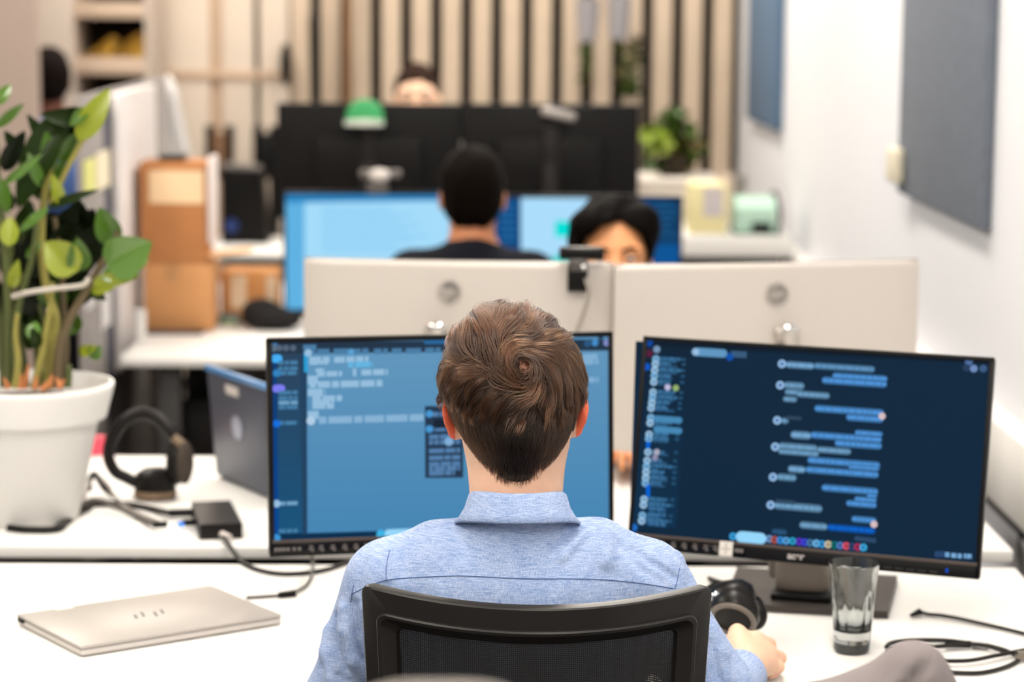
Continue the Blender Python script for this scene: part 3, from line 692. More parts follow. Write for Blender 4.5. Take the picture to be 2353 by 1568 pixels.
# ---- silver monitor backs
M_sil = mat('silver_back', (208, 200, 192), .42, .15)
M_chr = mat('chrome', (225, 225, 225), .12, 1.0)
def silver(lab, pl, pr, zt, hh, logo, stem):
    A, Bp = at_z(*pl, zt), at_z(*pr, zt); c = (A+Bp)/2; d = Bp-A; ww = np.linalg.norm(d[:2]); yaw = math.atan2(d[1], d[0])
    M = xf((c[0], c[1], zt-hh/2), yaw); t = thing('silver_monitor', lab, 'monitor', M, 'silver monitors on the far desk')
    sag = .014
    def shell(b):
        n = 24; g = []
        for i in range(n+1):
            u_ = i/n*2-1; x = u_*ww/2; y = -sag*(1-u_*u_)
            prof = [(.016, hh/2-.002), (.004, hh/2), (.0005, hh/2-.004), (0, hh/2-.012), (-.001, 0), (0, -hh/2+.012), (.0005, -hh/2+.004), (.004, -hh/2), (.016, -hh/2+.002)]
            if i in (0, n): prof = [(max(p[0], .006), p[1]*.985) for p in prof]
            g.append([(x, y+p[0], p[1]) for p in prof])
        b.grid(g); 
        b.add([g[0][k] for k in range(9)], [tuple(range(9))]); b.add([g[-1][k] for k in range(9)], [tuple(range(9))[::-1]])
    part('back_shell', M_sil, t, shell, world=False, ang=60)
    def front(b):
        n = 24; g = []
        for i in range(n+1):
            u_ = i/n*2-1; y = -sag*(1-u_*u_); x = u_*ww/2
            g.append([(x, y+.016, hh/2-.001), (x, y+.024, hh/2), (x, y+.024, -hh/2), (x, y+.016, -hh/2+.001)])
        b.grid(g); b.add(g[0], [(0, 1, 2, 3)]); b.add(g[-1], [(3, 2, 1, 0)])
    part('front_panel', mat('front_grey', (120, 114, 108), .4), t, front, world=False)
    lx, lz = pix_local(M, *logo, -.014)
    lm = mat('logo_grey', (188, 181, 174), .42, .15)
    def ring(b):
        b.lathe([(.0245, 0), (.0245, .0012), (.0205, .0012), (.0205, 0)], (lx, -.0155, lz), 40, 0, rot3(0, math.pi/2))
        v, f = text_mesh('DELL', .0135, .0005, .0005); b.add(np.stack([lx+v[:, 0], -.0160-v[:, 2], lz+v[:, 1]], 1), f)
    part('logo', lm, t, ring, world=False)
    sx, sz = pix_local(M, *stem, -.035)
    def stand(b):
        zb = .7525-(zt-hh/2); b.box((sx, -.038, (sz+zb)/2), (.024, .016, sz-zb), None, .006)
        b.box((sx, -.02, sz-.01), (.05, .03, .03), None, .01)
    part('neck', mat('neck_silver', (200, 192, 184), .3, .6), t, stand, world=False)
    part('neck_cap', M_chr, t, lambda b: b.ell((sx, -.040, sz+.002), (.019, .012, .009)), world=False)
    part('base', mat('base_silver', (205, 198, 190), .35, .4), t, lambda b: b.box((sx, -.01, .7465-(zt-hh/2)), (.22, .18, .011), None, .004), world=False)
    return t, M
sA, MA = silver('silver monitor back with a webcam on top, behind the blue screen', (697, 594), (1406, 606), 1.19, .355, (1033, 672), (1004, 752))
sB, MBm = silver('silver monitor back next to the right wall, behind the chat screen', (1416, 611), (2116, 597), 1.19, .355, (1785, 677), (1814, 757))
# webcam on the left silver monitor (its back faces us)
zt = 1.19
def wp(px, py, dy=0.0):
    A = at_z(1336, 605, zt); return at_y(px, py, A[1]-.012+dy)
t = thing('webcam', 'black webcam clipped on the silver monitor, in front of the dark-haired face', 'webcam', xf(wp(1330, 600)))
def wbar(b): a, c = wp(1285, 582), wp(1388, 582); m_ = (a+c)/2; b.box(m_, (c[0]-a[0], .03, .024), None, .006, seg=3)
part('camera_bar', mat('webcam_black', (20, 19, 19), .35), t, wbar)
part('mount', mat('webcam_grey', (78, 74, 72), .3), t, lambda b: b.box(wp(1328, 607), (.036, .03, .026), None, .006))
def clip(b):
    a = wp(1327, 638); b.box(a-np.array([0, .006, 0]), (.038, .012, .052), None, .003)
part('clip', mat('webcam_black', (20, 19, 19), .35), t, clip)
part('hinge', M_chr, t, lambda b: b.ell(wp(1341, 615, -.02), (.006, .006, .006)))
t = thing('webcam_cable', 'thin grey cable hanging from the webcam over the silver monitor', 'cable', xf(wp(1350, 660)))
part('cable', mat('cable_grey', (150, 142, 132), .5), t, lambda b: b.tube(spline([wp(1346, 640, -.012), wp(1353, 670, -.014), wp(1346, 705, -.012), wp(1334, 740, -.010), wp(1322, 775, -.008), wp(1318, 820, -.004), wp(1318, 900, -.004)], 6), .0042))

# ---- bright screens of the next row
def bright(lab, x0, x1, Y, zt, hh, fill):
    A, Bp = at_y(x0, 440, Y), at_y(x1, 440, Y); ww = Bp[0]-A[0]; M = xf(((A[0]+Bp[0])/2, Y, zt-hh/2))
    t = thing('bright_monitor', lab, 'monitor', M, 'bright monitors on the box desk')
    part('housing', M_bez, t, lambda b: housing(b, ww, hh, bot=.018), world=False)
    u = UI(M); fill(u, ww, hh); u.build(t)
    part('stand', M_stand, t, lambda b: (b.box((0, .045, (.7515-(zt-hh/2)+.05)/2), (.06, .03, .05-(.7515-(zt-hh/2))), None, .006), b.box((0, .03, .0061+.7405-(zt-hh/2)), (.22, .18, .011), None, .003)), world=False)
    return t
zt1 = at_y(840, 441, 6.95)[2]
def fillA(u, w, h):
    screen_base(u, w, h, (96, 178, 226), bot=.018)
    u.quad([(700, 462), (1100, 462), (1100, 700), (700, 700)][::-1], (165, 220, 250)); u.quad([(655, 446), (1110, 440), (1110, 460), (655, 466)][::-1], (40, 130, 190))
    for k in range(9): u.words((740, 480+k*12), (900+(k*53) % 90, 480+k*12), .008, (140, 205, 244), k)
def fillB(u, w, h):
    screen_base(u, w, h, (14, 70, 124), bot=.018)
    u.quad([(1197, 452), (1352, 452), (1352, 604), (1197, 604)][::-1], (172, 222, 252)); u.quad([(1275, 508), (1312, 508), (1312, 545), (1275, 545)][::-1], (0, 224, 216)); u.quad([(1270, 588), (1312, 588), (1312, 610), (1270, 610)][::-1], (0, 205, 190))
    u.quad([(1500, 452), (1566, 452), (1566, 560), (1500, 560)][::-1], (12, 58, 96)); u.quad([(1500, 560), (1566, 560), (1566, 700), (1500, 700)][::-1], (10, 84, 150))
    for k in range(6): u.words((1505, 465+k*15), (1540+(k*17) % 22, 465+k*15), .008, (30, 90, 140), k); u.words((1150, 470+k*16), (1185, 470+k*16), .008, (40, 110, 170), 20+k)
bright('bright light-blue screen left of the dark-haired head', 650, 1108, 6.95, zt1, .36, fillA)
bright('blue screen with a white window, right of the dark-haired head', 1116, 1570, 6.95, zt1-.006, .36, fillB)
# webcam on the bright screen
c = at_y(880, 418, 6.93)
t = thing('webcam', 'pale webcam on the light-blue screen, far left of the dark-haired head', 'webcam', xf(c))
part('camera_bar', mat('webcam_mid', (96, 90, 88), .35), t, lambda b: b.box(at_y(874, 399, 6.93), (.12, .03, .022), None, .009, seg=3))
part('lens', mat('webcam_lens', (205, 198, 192), .3), t, lambda b: b.ell(at_y(872, 402, 6.91), (.03, .014, .018)))
part('clip', mat('webcam_grey', (78, 74, 72), .3), t, lambda b: b.box(at_y(868, 432, 6.925), (.06, .03, .04), None, .008))

# ---- black monitor backs of the farthest row
def blackback(lab, x0, x1, Y, y0, hh, seed):
    A, Bp = at_y(x0, y0, Y), at_y(x1, y0, Y); ww = Bp[0]-A[0]; zt = A[2]
    M = xf(((A[0]+Bp[0])/2, Y, zt-hh/2)); t = thing('black_monitor', lab, 'monitor', M, 'black monitors of the farthest row')
    bm_ = mat('back_black', (8, 7, 7), .5)
    part('back_shell', bm_, t, lambda b: (b.lohi((-ww/2, 0, -hh/2), (ww/2, .025, hh/2), .006), b.lohi((-ww*.3, -.03, -hh*.32), (ww*.3, .002, hh*.22), .02)), world=False)
    part('neck', mat('neck_black', (26, 23, 22), .45), t, lambda b: (b.box((0, -.05, (.7515-(zt-hh/2))/2), (.05, .03, -(.7515-(zt-hh/2))), None, .008), b.box((0, -.035, 0), (.05, .03, hh*.6), None, .008)), world=False)
    part('base', mat('neck_black', (26, 23, 22), .45), t, lambda b: b.box((0, -.01, .7465-(zt-hh/2)), (.24, .2, .011), None, .004), world=False)
    return t
blackback('black monitor back before the slats, with a green cap on it', 636, 1060, 7.75, 236, .37, 0)
blackback('black monitor back before the slats, with a grey webcam on it', 1061, 1470, 7.75, 238, .37, 1)
c = at_y(838, 262, 7.69)
t = thing('green_cap', 'green and white cap hung on a black monitor back', 'cap', xf(c))
def capf(b):
    b.lathe([(.062, -.035), (.062, -.02), (.056, .015), (.035, .04), (.001, .048)], c, 28, 0, None, (1, .7, 1))
part('crown', mat('cap_green', (40, 140, 80), .7), t, capf)
part('brim', mat('cap_white', (200, 206, 196), .7), t, lambda b: b.lathe([(.001, 0), (.062, -.004), (.062, .012), (.001, .016)], c+np.array([0, -.045, -.03]), 28, 0, None, (1, .5, 1)))
c = at_y(1283, 262, 7.74)
t = thing('webcam', 'grey webcam tilted on the right black monitor back before the slats', 'webcam', xf(c))
part('camera_bar', mat('webcam_pale', (150, 142, 138), .35), t, lambda b: b.box(c, (.115, .03, .03), rot3(0, 0, math.radians(12)), .012, seg=3))
part('clip', M_black, t, lambda b: b.box(c+np.array([0, .02, -.03]), (.05, .05, .03), None, .006))
# ---------------------------------------------------------------- people
def shirt_mat(name, base, light, dark):
    m = bpy.data.materials.new(name); m.use_nodes = True; nt = m.node_tree; b = nt.nodes['Principled BSDF']
    N = nt.nodes.new; Lk = nt.links.new; tc = N('ShaderNodeTexCoord'); outs = []
    for sc, s0 in (((75, 75, 1900), 0), ((1900, 700, 65), 1)):
        mp = N('ShaderNodeMapping'); mp.inputs['Scale'].default_value = sc; mp.inputs['Location'].default_value = (s0, 3*s0, 0)
        nz = N('ShaderNodeTexNoise'); nz.inputs['Scale'].default_value = 1.0; nz.inputs['Detail'].default_value = 2.0
        Lk(tc.outputs['Object'], mp.inputs[0]); Lk(mp.outputs[0], nz.inputs['Vector']); outs.append(nz.outputs['Fac'])
    ad = N('ShaderNodeMath'); ad.operation = 'ADD'; Lk(outs[0], ad.inputs[0]); Lk(outs[1], ad.inputs[1])
    big = N('ShaderNodeTexNoise'); big.inputs['Scale'].default_value = 30; Lk(tc.outputs['Object'], big.inputs['Vector'])
    ma = N('ShaderNodeMath'); ma.operation = 'MULTIPLY_ADD'; ma.inputs[1].default_value = .22; Lk(big.outputs['Fac'], ma.inputs[0]); Lk(ad.outputs[0], ma.inputs[2])
    cr = N('ShaderNodeValToRGB'); e = cr.color_ramp.elements; e[0].position = .86/1.3; e[1].position = 1.36/1.3
    mu = N('ShaderNodeMath'); mu.operation = 'MULTIPLY'; mu.inputs[1].default_value = 1/1.3; Lk(ma.outputs[0], mu.inputs[0]); Lk(mu.outputs[0], cr.inputs[0])
    e[0].color = (*lin(dark), 1); e[1].color = (*lin(light), 1); n = e.new(1.10/1.3); n.color = (*lin(base), 1)
    Lk(cr.outputs[0], b.inputs['Base Color']); b.inputs['Roughness'].default_value = .85; b.inputs['Specular IOR Level'].default_value = .15
    b.inputs['Sheen Weight'].default_value = .15
    bp = N('ShaderNodeBump'); bp.inputs['Strength'].default_value = .25; bp.inputs['Distance'].default_value = .0006
    Lk(ad.outputs[0], bp.inputs['Height']); Lk(bp.outputs[0], b.inputs['Normal'])
    return m
def hair_mat(name, rgb, rough=.42):
    m = bpy.data.materials.new(name); m.use_nodes = True; nt = m.node_tree
    for n in list(nt.nodes): nt.nodes.remove(n)
    o = nt.nodes.new('ShaderNodeOutputMaterial'); h = nt.nodes.new('ShaderNodeBsdfHairPrincipled'); h.parametrization = 'COLOR'
    h.inputs['Color'].default_value = (*lin(rgb), 1); h.inputs['Roughness'].default_value = rough; h.inputs['Radial Roughness'].default_value = .5
    h.inputs['Random Roughness'].default_value = .2
    hi = nt.nodes.new('ShaderNodeAttribute'); hi.attribute_name = 'tint'; mr = nt.nodes.new('ShaderNodeMapRange'); mr.clamp = False; mr.inputs[3].default_value = 0; mr.inputs[4].default_value = 1
    vm = nt.nodes.new('ShaderNodeVectorMath'); vm.operation = 'SCALE'; vm.inputs[0].default_value = lin(rgb)
    nt.links.new(hi.outputs['Fac'], mr.inputs[0]); nt.links.new(mr.outputs[0], vm.inputs['Scale']); nt.links.new(vm.outputs[0], h.inputs['Color'])
    nt.links.new(h.outputs[0], o.inputs[0]); return m
M_skin = mat('skin_light', (240, 196, 168), .5, spec=.35, sub=.35, noise=.03, nscale=60)
M_skinr = mat('skin_ear_backlit', (228, 116, 82), .5, spec=.35, sub=.6)  # backlight shining through the ears is put into this colour
M_shirt = shirt_mat('shirt_chambray', (146, 166, 203), (178, 192, 220), (110, 137, 186))
M_seam = mat('shirt_seam', (78, 104, 156), .9)

# ---- office chair of the man in blue
def S_back(u_, v, off=0.0):
    z = .956+.008*u_*u_-v; x = .0735+u_*(.2135-.012*v/.25); y = 2.842+.085*u_*u_+.02*v
    n = np.array([-2*.085*u_/.2135, 1, .06]); n /= np.linalg.norm(n)
    return np.array([x, y, z])-n*off       # off > 0 : towards the camera
def loop(iu, iv0, iv1, r, n=96):
    """rounded rectangle in (u, v): inset iu at the sides, v from iv0 to iv1"""
    x0, x1 = -1+iu, 1-iu; ru = r/.2135; pts = []
    def arc(cx, cy, a0, k=8):
        return [(cx+ru*math.cos(a0+math.pi/2*i/k), cy+r*math.sin(a0+math.pi/2*i/k)) for i in range(k+1)]
    def seg(a, b, k): return [(a[0]+(b[0]-a[0])*i/k, a[1]+(b[1]-a[1])*i/k) for i in range(1, k)]
    A = arc(x1-ru, iv0+r, -math.pi/2); B_ = arc(x1-ru, iv1-r, 0); C_ = arc(x0+ru, iv1-r, math.pi/2); D_ = arc(x0+ru, iv0+r, math.pi)
    return A+seg(A[-1], B_[0], 10)+B_+seg(B_[-1], C_[0], 24)+C_+seg(C_[-1], D_[0], 10)+D_+seg(D_[-1], A[0], 24)
VB = .50
def ringsweep(b, loops):
    """loops: list of (iu, v0, v1, r, off); consecutive loops are skinned, last to first too"""
    L = [[S_back(p[0], p[1], o[4]) for p in loop(*o[:4])] for o in loops]; n = len(L[0]); V = [p for l in L for p in l]; F = []
    for i in range(len(L)):
        j = (i+1) % len(L)
        for k in range(n): F.append((i*n+k, i*n+(k+1) % n, j*n+(k+1) % n, j*n+k))
    b.add(V, F)
M_chair = mat('chair_plastic', (25, 23, 21), .40, spec=.5, bump=.06, bscale=1500)
M_chair.node_tree.nodes['Principled BSDF'].inputs['Specular IOR Level'].default_value = .4
ch = thing('office_chair', 'black mesh-backed office chair that the man in the blue shirt sits on', 'chair', xf((.07, 3.10, 0)), 'office chairs')
part('back_frame', M_chair, ch, lambda b: ringsweep(b, [(0, 0, VB, .010, .004), (.004, .001, VB-.001, .011, .0075), (.014, .003, VB-.003, .012, .009), (.10, .0285, VB-.03, .014, .009), (.105, .030, VB-.03, .014, .006), (.105, .030, VB-.03, .014, -.008), (.012, .003, VB-.003, .012, -.009), (.002, .0, VB, .010, -.006)]), ang=30)
part('inner_rim', M_chair, ch, lambda b: ringsweep(b, [(.094, .0275, VB-.028, .014, .008), (.098, .0285, VB-.03, .014, .0125), (.106, .0305, VB-.032, .013, .014), (.124, .034, VB-.036, .012, .0135), (.130, .0365, VB-.038, .012, .011), (.185, .046, VB-.046, .010, .003), (.19, .047, VB-.047, .010, -.004), (.10, .030, VB-.03, .013, -.004)]), ang=30)
mm = bpy.data.materials.new('chair_mesh'); mm.use_nodes = True
def _mesh_nodes():
    nt = mm.node_tree; b = nt.nodes['Principled BSDF']; b.inputs['Base Color'].default_value = (*lin((8, 8, 9)), 1); b.inputs['Roughness'].default_value = .55
    tc = nt.nodes.new('ShaderNodeTexCoord'); sp = nt.nodes.new('ShaderNodeSeparateXYZ'); nt.links.new(tc.outputs['Object'], sp.inputs[0])
    def mth(op, a, b_=None, v=None):
        n = nt.nodes.new('ShaderNodeMath'); n.operation = op; nt.links.new(a, n.inputs[0])
        if b_ is not None: nt.links.new(b_, n.inputs[1])
        if v is not None: n.inputs[1].default_value = v
        return n.outputs[0]
    f = 2*math.pi/.0034
    p, q = mth('ADD', sp.outputs[0], sp.outputs[2]), mth('SUBTRACT', sp.outputs[0], sp.outputs[2])
    s = mth('MULTIPLY', mth('SINE', mth('MULTIPLY', p, v=f*.72)), mth('SINE', mth('MULTIPLY', q, v=f*.72)))
    g = mth('LESS_THAN', s, v=.87); nt.links.new(g, b.inputs['Alpha'])
_mesh_nodes()
part('mesh_panel', mm, ch, lambda b: b.grid([[S_back(-.85+1.7*j/30, .04+(VB-.08)*i/20, -.002) for j in range(31)] for i in range(21)]))
def seatf(b):
    b.box((.07, 3.12, .455), (.48, .46, .07), None, .03, seg=4)
part('seat', mat('seat_black', (24, 23, 24), .9, bump=.2, bscale=600), ch, seatf)
part('back_support', M_chair, ch, lambda b: (b.tube(spline([(.07, 3.05, .40), (.07, 2.86, .41), (.07, 2.81, .52), (.07, 2.835, .70)], 6), [.028]*19), b.box((.07, 2.84, .66), (.16, .03, .14), None, .012)))
part('gas_column', M_chr, ch, lambda b: b.tube([(.07, 3.10, .10), (.07, 3.10, .43)], .026, 16))
for k in range(5):
    a = k*2*math.pi/5+.5; e = (.07+.30*math.cos(a), 3.10+.30*math.sin(a))
    lg = part('leg', M_chair, ch, lambda b: b.tube([(.07, 3.10, .105), (*e, .075)], [.026, .016], 10))
    part('caster', M_black, lg, lambda b: (b.lathe([(.001, -.022), (.028, -.022), (.03, -.01), (.03, .01), (.028, .022), (.001, .022)], (*e, .030), 18, 0, rot3(a) @ rot3(0, math.pi/2)), b.tube([(*e, .03), (*e, .08)], .008)))

# ---- the man in the blue shirt
HX, HY = .049, 3.105
body = [
    elp((HX, HY+.005, 1.172), (.076, .098, .094), k=.01), elp((HX, HY-.022, 1.142), (.060, .055, .055), k=.02),
    elp((HX, HY+.05, 1.10), (.058, .062, .062), k=.03), cap((HX, HY+.085, 1.06), (HX, HY+.07, 1.10), .022, .03, .03),   # jaw, chin
    cap((HX, HY+.104, 1.165), (HX, HY+.124, 1.128), .008, .013, .012),                                            # nose
    elp((HX-.03, HY+.088, 1.155), (.018, .012, .012), k=.01), elp((HX+.03, HY+.088, 1.155), (.018, .012, .012), k=.01),
    cap((HX-.018, HY+.10, 1.098), (HX+.018, HY+.10, 1.098), .007, k=.012),
    cap((HX+.001, HY-.004, 1.125), (HX+.001, HY-.018, .99), .0565, .0590, .02),                                     # neck
    cap((HX-.045, HY-.005, 1.11), (HX-.02, HY+.01, 1.0), .016, .02, .03), cap((HX+.045, HY-.005, 1.11), (HX+.02, HY+.01, 1.0), .016, .02, .03),
    cap((-.08, 3.08, .93), (.19, 3.08, .93), .036, k=.03), elp((.052, 3.10, .80), (.14, .075, .18), k=.04), elp((.055, 3.10, .58), (.145, .095, .16), k=.06),
    cap((-.115, 3.07, .92), (-.16, 3.09, .76), .042, .036, .04), cap((-.16, 3.09, .76), (-.06, 3.30, .775), .034, .026, .02),
    cap((.222, 3.07, .92), (.312, 3.045, .77), .042, .036, .04), cap((.312, 3.045, .77), at_y(1710, 1542, 3.185), .034, .025, .02),
    cap((-.03, 3.12, .54), (-.05, 3.50, .53), .075, .055, .03), cap((-.05, 3.50, .53), (-.05, 3.48, .09), .05, .038, .02), cap((-.05, 3.44, .06), (-.05, 3.62, .04), .04, .032, .02),
    cap((.14, 3.12, .54), (.17, 3.50, .53), .075, .055, .03), cap((.17, 3.50, .53), (.17, 3.48, .09), .05, .038, .02), cap((.17, 3.44, .06), (.17, 3.62, .04), .04, .032, .02),
]
def ear(sx):
    cx = HX+sx*.0785-(.002 if sx < 0 else 0); cy = HY+.012
    R = rot3(sx*math.radians(40), math.radians(-6), sx*math.radians(8))
    return [elp((cx+sx*.001, cy, 1.149-(.004 if sx < 0 else 0)), (.0065, .022, .0285), R, .006), elp((cx-sx*.002, cy, 1.123-(.004 if sx < 0 else 0)), (.0075, .012, .010), R, .008)]
body += ear(-1)+ear(1)
# right hand: palm, knuckles, five fingers closed over the desk edge of a small mouse
wr = np.array(at_y(1710, 1542, 3.185))
kn = [np.array(at_y(px, py, Y)) for px, py, Y in ((1694, 1454, 3.265), (1738, 1470, 3.272), (1765, 1500, 3.266), (1768, 1533, 3.250))]
for a in kn: body.append(cap(wr+(a-wr)*.12, a, .0185, .0115, .018))
dirf = np.array([.55, .80, 0]); dirf /= np.linalg.norm(dirf)
for a, l, rr in zip(kn, (.040, .045, .041, .032), (.0098, .0100, .0096, .0086)):
    z1 = max(a[2]-.020, .757); p1 = a+dirf*l*.85; p1[2] = z1+.004; p2 = p1+dirf*l*.25+np.array([-.01, 0, 0]); p2[2] = max(z1-.026, .752); p3 = p2-dirf*l*.35; p3[2] = max(p2[2]-.012, .7505)
    body += [cap(a, p1, rr+.001, rr, .006), cap(p1, p2, rr, rr*.92, .004), cap(p2, p3, rr*.9, rr*.8, .004)]
tb = wr+np.array([-.004, .035, .008]); t1 = np.array(at_y(1684, 1480, 3.25)); t2 = t1+np.array([-.012, .045, -.022]); t3 = t2+np.array([.010, .024, -.020])
body += [cap(tb, t1, .016, .0115, .012), cap(t1, t2, .0112, .0098, .006), cap(t2, t3, .0098, .008, .005)]
# left hand on the desk
lw = np.array((-.06, 3.30, .775))
for k, dx in enumerate((-.026, -.009, .009, .026)):
    a = lw+np.array([dx, .075+(.006 if k in (1, 2) else 0), .003]); body.append(cap(lw+np.array([dx*.4, .01, 0]), a, .015, .0105, .015))
    body += [cap(a, a+np.array([dx*.2, .036, -.004]), .0095, .0088, .005), cap(a+np.array([dx*.2, .036, -.004]), a+np.array([dx*.3, .062-.006*abs(k-1.5), -.017]), .0088, .0075, .004)]
body += [cap(lw+np.array([.02, .02, 0]), lw+np.array([.045, .05, -.004]), .014, .011, .01), cap(lw+np.array([.045, .05, -.004]), lw+np.array([.05, .085, -.012]), .0105, .0085, .005)]
def earmask(c): return ((np.abs(c[:, 0]-HX) > .0795) & (c[:, 2] > 1.10) & (c[:, 2] < 1.19)).astype(int)
man = sdf_obj('person', body, .0035, [M_skin, M_skinr], None, None, earmask)
tag(man, 'man in a light blue shirt seen from behind, sitting at the front desk', 'person')

shirt = [
    elp((.05, 3.085, .82), (.172, .108, .20), k=.05), elp((.05, 3.065, .915), (.165, .082, .085), k=.05),
    cap((HX, 3.085, .955), (-.055, 3.075, .954), .046, .045, .02), cap((-.055, 3.075, .956), (-.108, 3.072, .928), .046, .050, .03),
    cap((HX, 3.085, .958), (.155, 3.075, .961), .046, .045, .02), cap((.155, 3.075, .962), (.212, 3.072, .934), .046, .050, .03),
    elp((HX, 3.066, .975), (.076, .068, .062), k=.02),
    cap((-.116, 3.072, .925), (-.176, 3.095, .765), .056, .050, .03), cap((-.176, 3.095, .76), (-.085, 3.25, .782), .048, .037, .02),
    cap((.219, 3.072, .925), (.312, 3.05, .79), .056, .048, .03), cap((.312, 3.05, .785), (.312, 3.04, .765), .048, .044, .02), cap((.310, 3.045, .768), at_y(1704, 1562, 3.15), .045, .032, .02),
    elp((.055, 3.10, .60), (.16, .11, .16), k=.06),
]
FOLD = []
for pts, amp, sg in (([(1332, 1210), (1300, 1240), (1272, 1268)], -.0028, .005), ([(1345, 1222), (1318, 1250), (1292, 1280)], .0022, .006), ([(1396, 1222), (1392, 1290)], .0025, .009), ([(1455, 1262), (1500, 1295), (1548, 1328)], -.0022, .005), ([(1425, 1250), (1480, 1310), (1520, 1335)], -.0014, .006), ([(1560, 1275), (1600, 1340), (1625, 1400)], .002, .006), ([(1575, 1300), (1592, 1370)], -.002, .005),
        ([(918, 1262), (925, 1320)], -.0018, .006), ([(893, 1262), (889, 1330)], .0014, .006), ([(840, 1290), (822, 1352)], -.0015, .005), ([(812, 1390), (818, 1450), (836, 1510)], -.0030, .006), ([(790, 1400), (792, 1450), (812, 1520), (850, 1560)], .0042, .008), ([(772, 1420), (768, 1470), (790, 1540)], -.0035, .007), ([(752, 1450), (745, 1500), (760, 1560)], .003, .008), ([(835, 1400), (845, 1500)], .0025, .006), ([(740, 1530), (800, 1568)], -.002, .006),
        ([(1640, 1440), (1660, 1500), (1668, 1560)], .003, .007), ([(1655, 1430), (1690, 1500)], -.002, .006), ([(1632, 1480), (1650, 1560)], -.003, .006), ([(1000, 1345), (1010, 1380)], .0008, .008), ([(1300, 1345), (1290, 1385)], .0008, .01), ([(1050, 1240), (1060, 1300)], .0008, .012)):
    q = [march(shirt, *p) for p in pts]; q = [p for p in q if p is not None]
    for a, c in zip(q[:-1], q[1:]): FOLD.append((a, c, amp, sg))
_w1, _w2 = wob(.0008, 45, 3), wob(.0014, 20, 4)
def sdisp(x):
    w = _w1(x)+_w2(x)
    acc = {}
    for a, c, amp, sg in FOLD:
        m_ = (a+c)/2; sel = np.linalg.norm(x-m_, axis=-1) < np.linalg.norm(a-c)/2+3*sg
        if not sel.any(): continue
        xs = x[sel]; ac = c-a; t = np.clip((xs-a)@ac/(ac@ac), 0, 1); d2 = ((xs-a-t[..., None]*ac)**2).sum(-1)
        w[sel] -= 2.6*amp*np.exp(-d2/(2*(.75*sg)**2))
    return w
so = sdf_obj('shirt', shirt, .0026, M_shirt, man, sdisp)
def seam(pts, r=.00055):
    pts = spline(np.array([(p[0], p[1], 0) for p in pts], float), 6)[:, :2]
    q = [march(shirt, *p, disp=sdisp) for p in pts]; q = [p-.0005*ray(*a)/np.linalg.norm(ray(*a)) for p, a in zip(q, pts) if p is not None]; return np.array(q), r
SE = [[(807, 1366), (847, 1347), (887, 1334), (930, 1329), (1010, 1325), (1070, 1324), (1200, 1330), (1350, 1331), (1440, 1337), (1500, 1345), (1548, 1353)],
      [(807, 1366), (812, 1345), (805, 1385)][1:], [(887, 1334), (888, 1300), (895, 1265)], [(1550, 1353), (1556, 1335), (1562, 1305)]]
def seams(b):
    for s_ in SE: b.tube(*seam(s_), n=6)
part('seam', M_seam, so, seams)
# collar: stand and fall
def collar2(b):
    n = 64; rows = []
    prof = [(1.030, .0585, .057), (1.050, .0590, .0580), (1.0575, .0598, .0586), (1.0595, .0608, .0600), (1.0580, .0625, .0622), (1.046, .0678, .0685), (1.035, .0745, .0750), (1.0275, .0812, .0795), (1.0255, .0806, .0785), (1.029, .0770, .0740)]
    for k, (z, rx, ry) in enumerate(prof):
        row = []
        for i in range(n+1):
            a = math.radians(-150)+math.radians(300)*i/n       # 0 = towards the camera
            f = (1-math.cos(a))/2; dz = -.05*f*f-(.012*f if k > 4 else 0)
            row.append((HX+.002+rx*math.sin(a), 3.066-ry*math.cos(a), z+dz))
        rows.append(row)
    b.grid(rows)
co = part('collar', M_shirt, so, collar2, ang=180)
md = co.modifiers.new('thick', 'SOLIDIFY'); md.thickness = .0012
def cuff(b):
    w_ = np.array(at_y(1710, 1542, 3.185)); e_ = np.array((.310, 3.045, .768)); d = (w_-e_)/np.linalg.norm(w_-e_)*.05; a, c = w_-d*1.35, w_-d*.30
    b.tube([a-d*.1, a, a+d*.5, c, c-d*.05], [.034, .0365, .0365, .036, .031], 28)
    b.tube([a-d*.02, a+d*.03], [.0372, .0372], 28)
part('cuff', M_shirt, so, cuff, ang=60)
tr = [cap((-.03, 3.10, .53), (-.05, 3.51, .53), .085, .065, .04), cap((-.05, 3.51, .53), (-.05, 3.48, .12), .062, .055, .03), cap((.14, 3.10, .53), (.17, 3.51, .53), .085, .065, .04), cap((.17, 3.51, .53), (.17, 3.48, .12), .062, .055, .03), elp((.055, 3.09, .54), (.165, .12, .09), k=.05)]
sdf_obj('trousers', tr, .010, mat('trousers_navy', (40, 44, 60), .9), man)
for x_ in (-.05, .17): sdf_obj('shoe', [cap((x_, 3.43, .055), (x_, 3.64, .045), .048, .042, .02)], .008, mat('shoe_dark', (34, 30, 28), .5), man)
def specs(b):
    for s in (-1, 1):
        b.tube(spline([(HX+s*.074, HY+.11, 1.160), (HX+s*.080, HY+.03, 1.166), (HX+s*.0795, HY-.010, 1.158), (HX+s*.072, HY-.030, 1.130)], 6), .0022, 8)
        b.tube([(HX+s*.036+.024*math.cos(t), HY+.116-.012*abs(math.cos(t)+s)*.5, 1.150+.019*math.sin(t)) for t in np.linspace(0, 2*math.pi, 24, endpoint=False)], .0016, 6, closed=True)
    b.tube([(HX-.012, HY+.122, 1.155), (HX+.012, HY+.122, 1.155)], .0016, 6)
part('eyeglasses', mat('glasses_black', (16, 15, 15), .3), man, specs)
for s_ in (-1, 1):
    part('eye', [mat('eye_white', (230, 226, 220), .2), mat('iris_dark', (50, 36, 26), .2)], man, lambda b: (b.ell((HX+s_*.031, HY+.092, 1.151), (.011, .009, .009), m=0), b.ell((HX+s_*.031, HY+.0995, 1.151), (.0048, .002, .0048), m=1)))

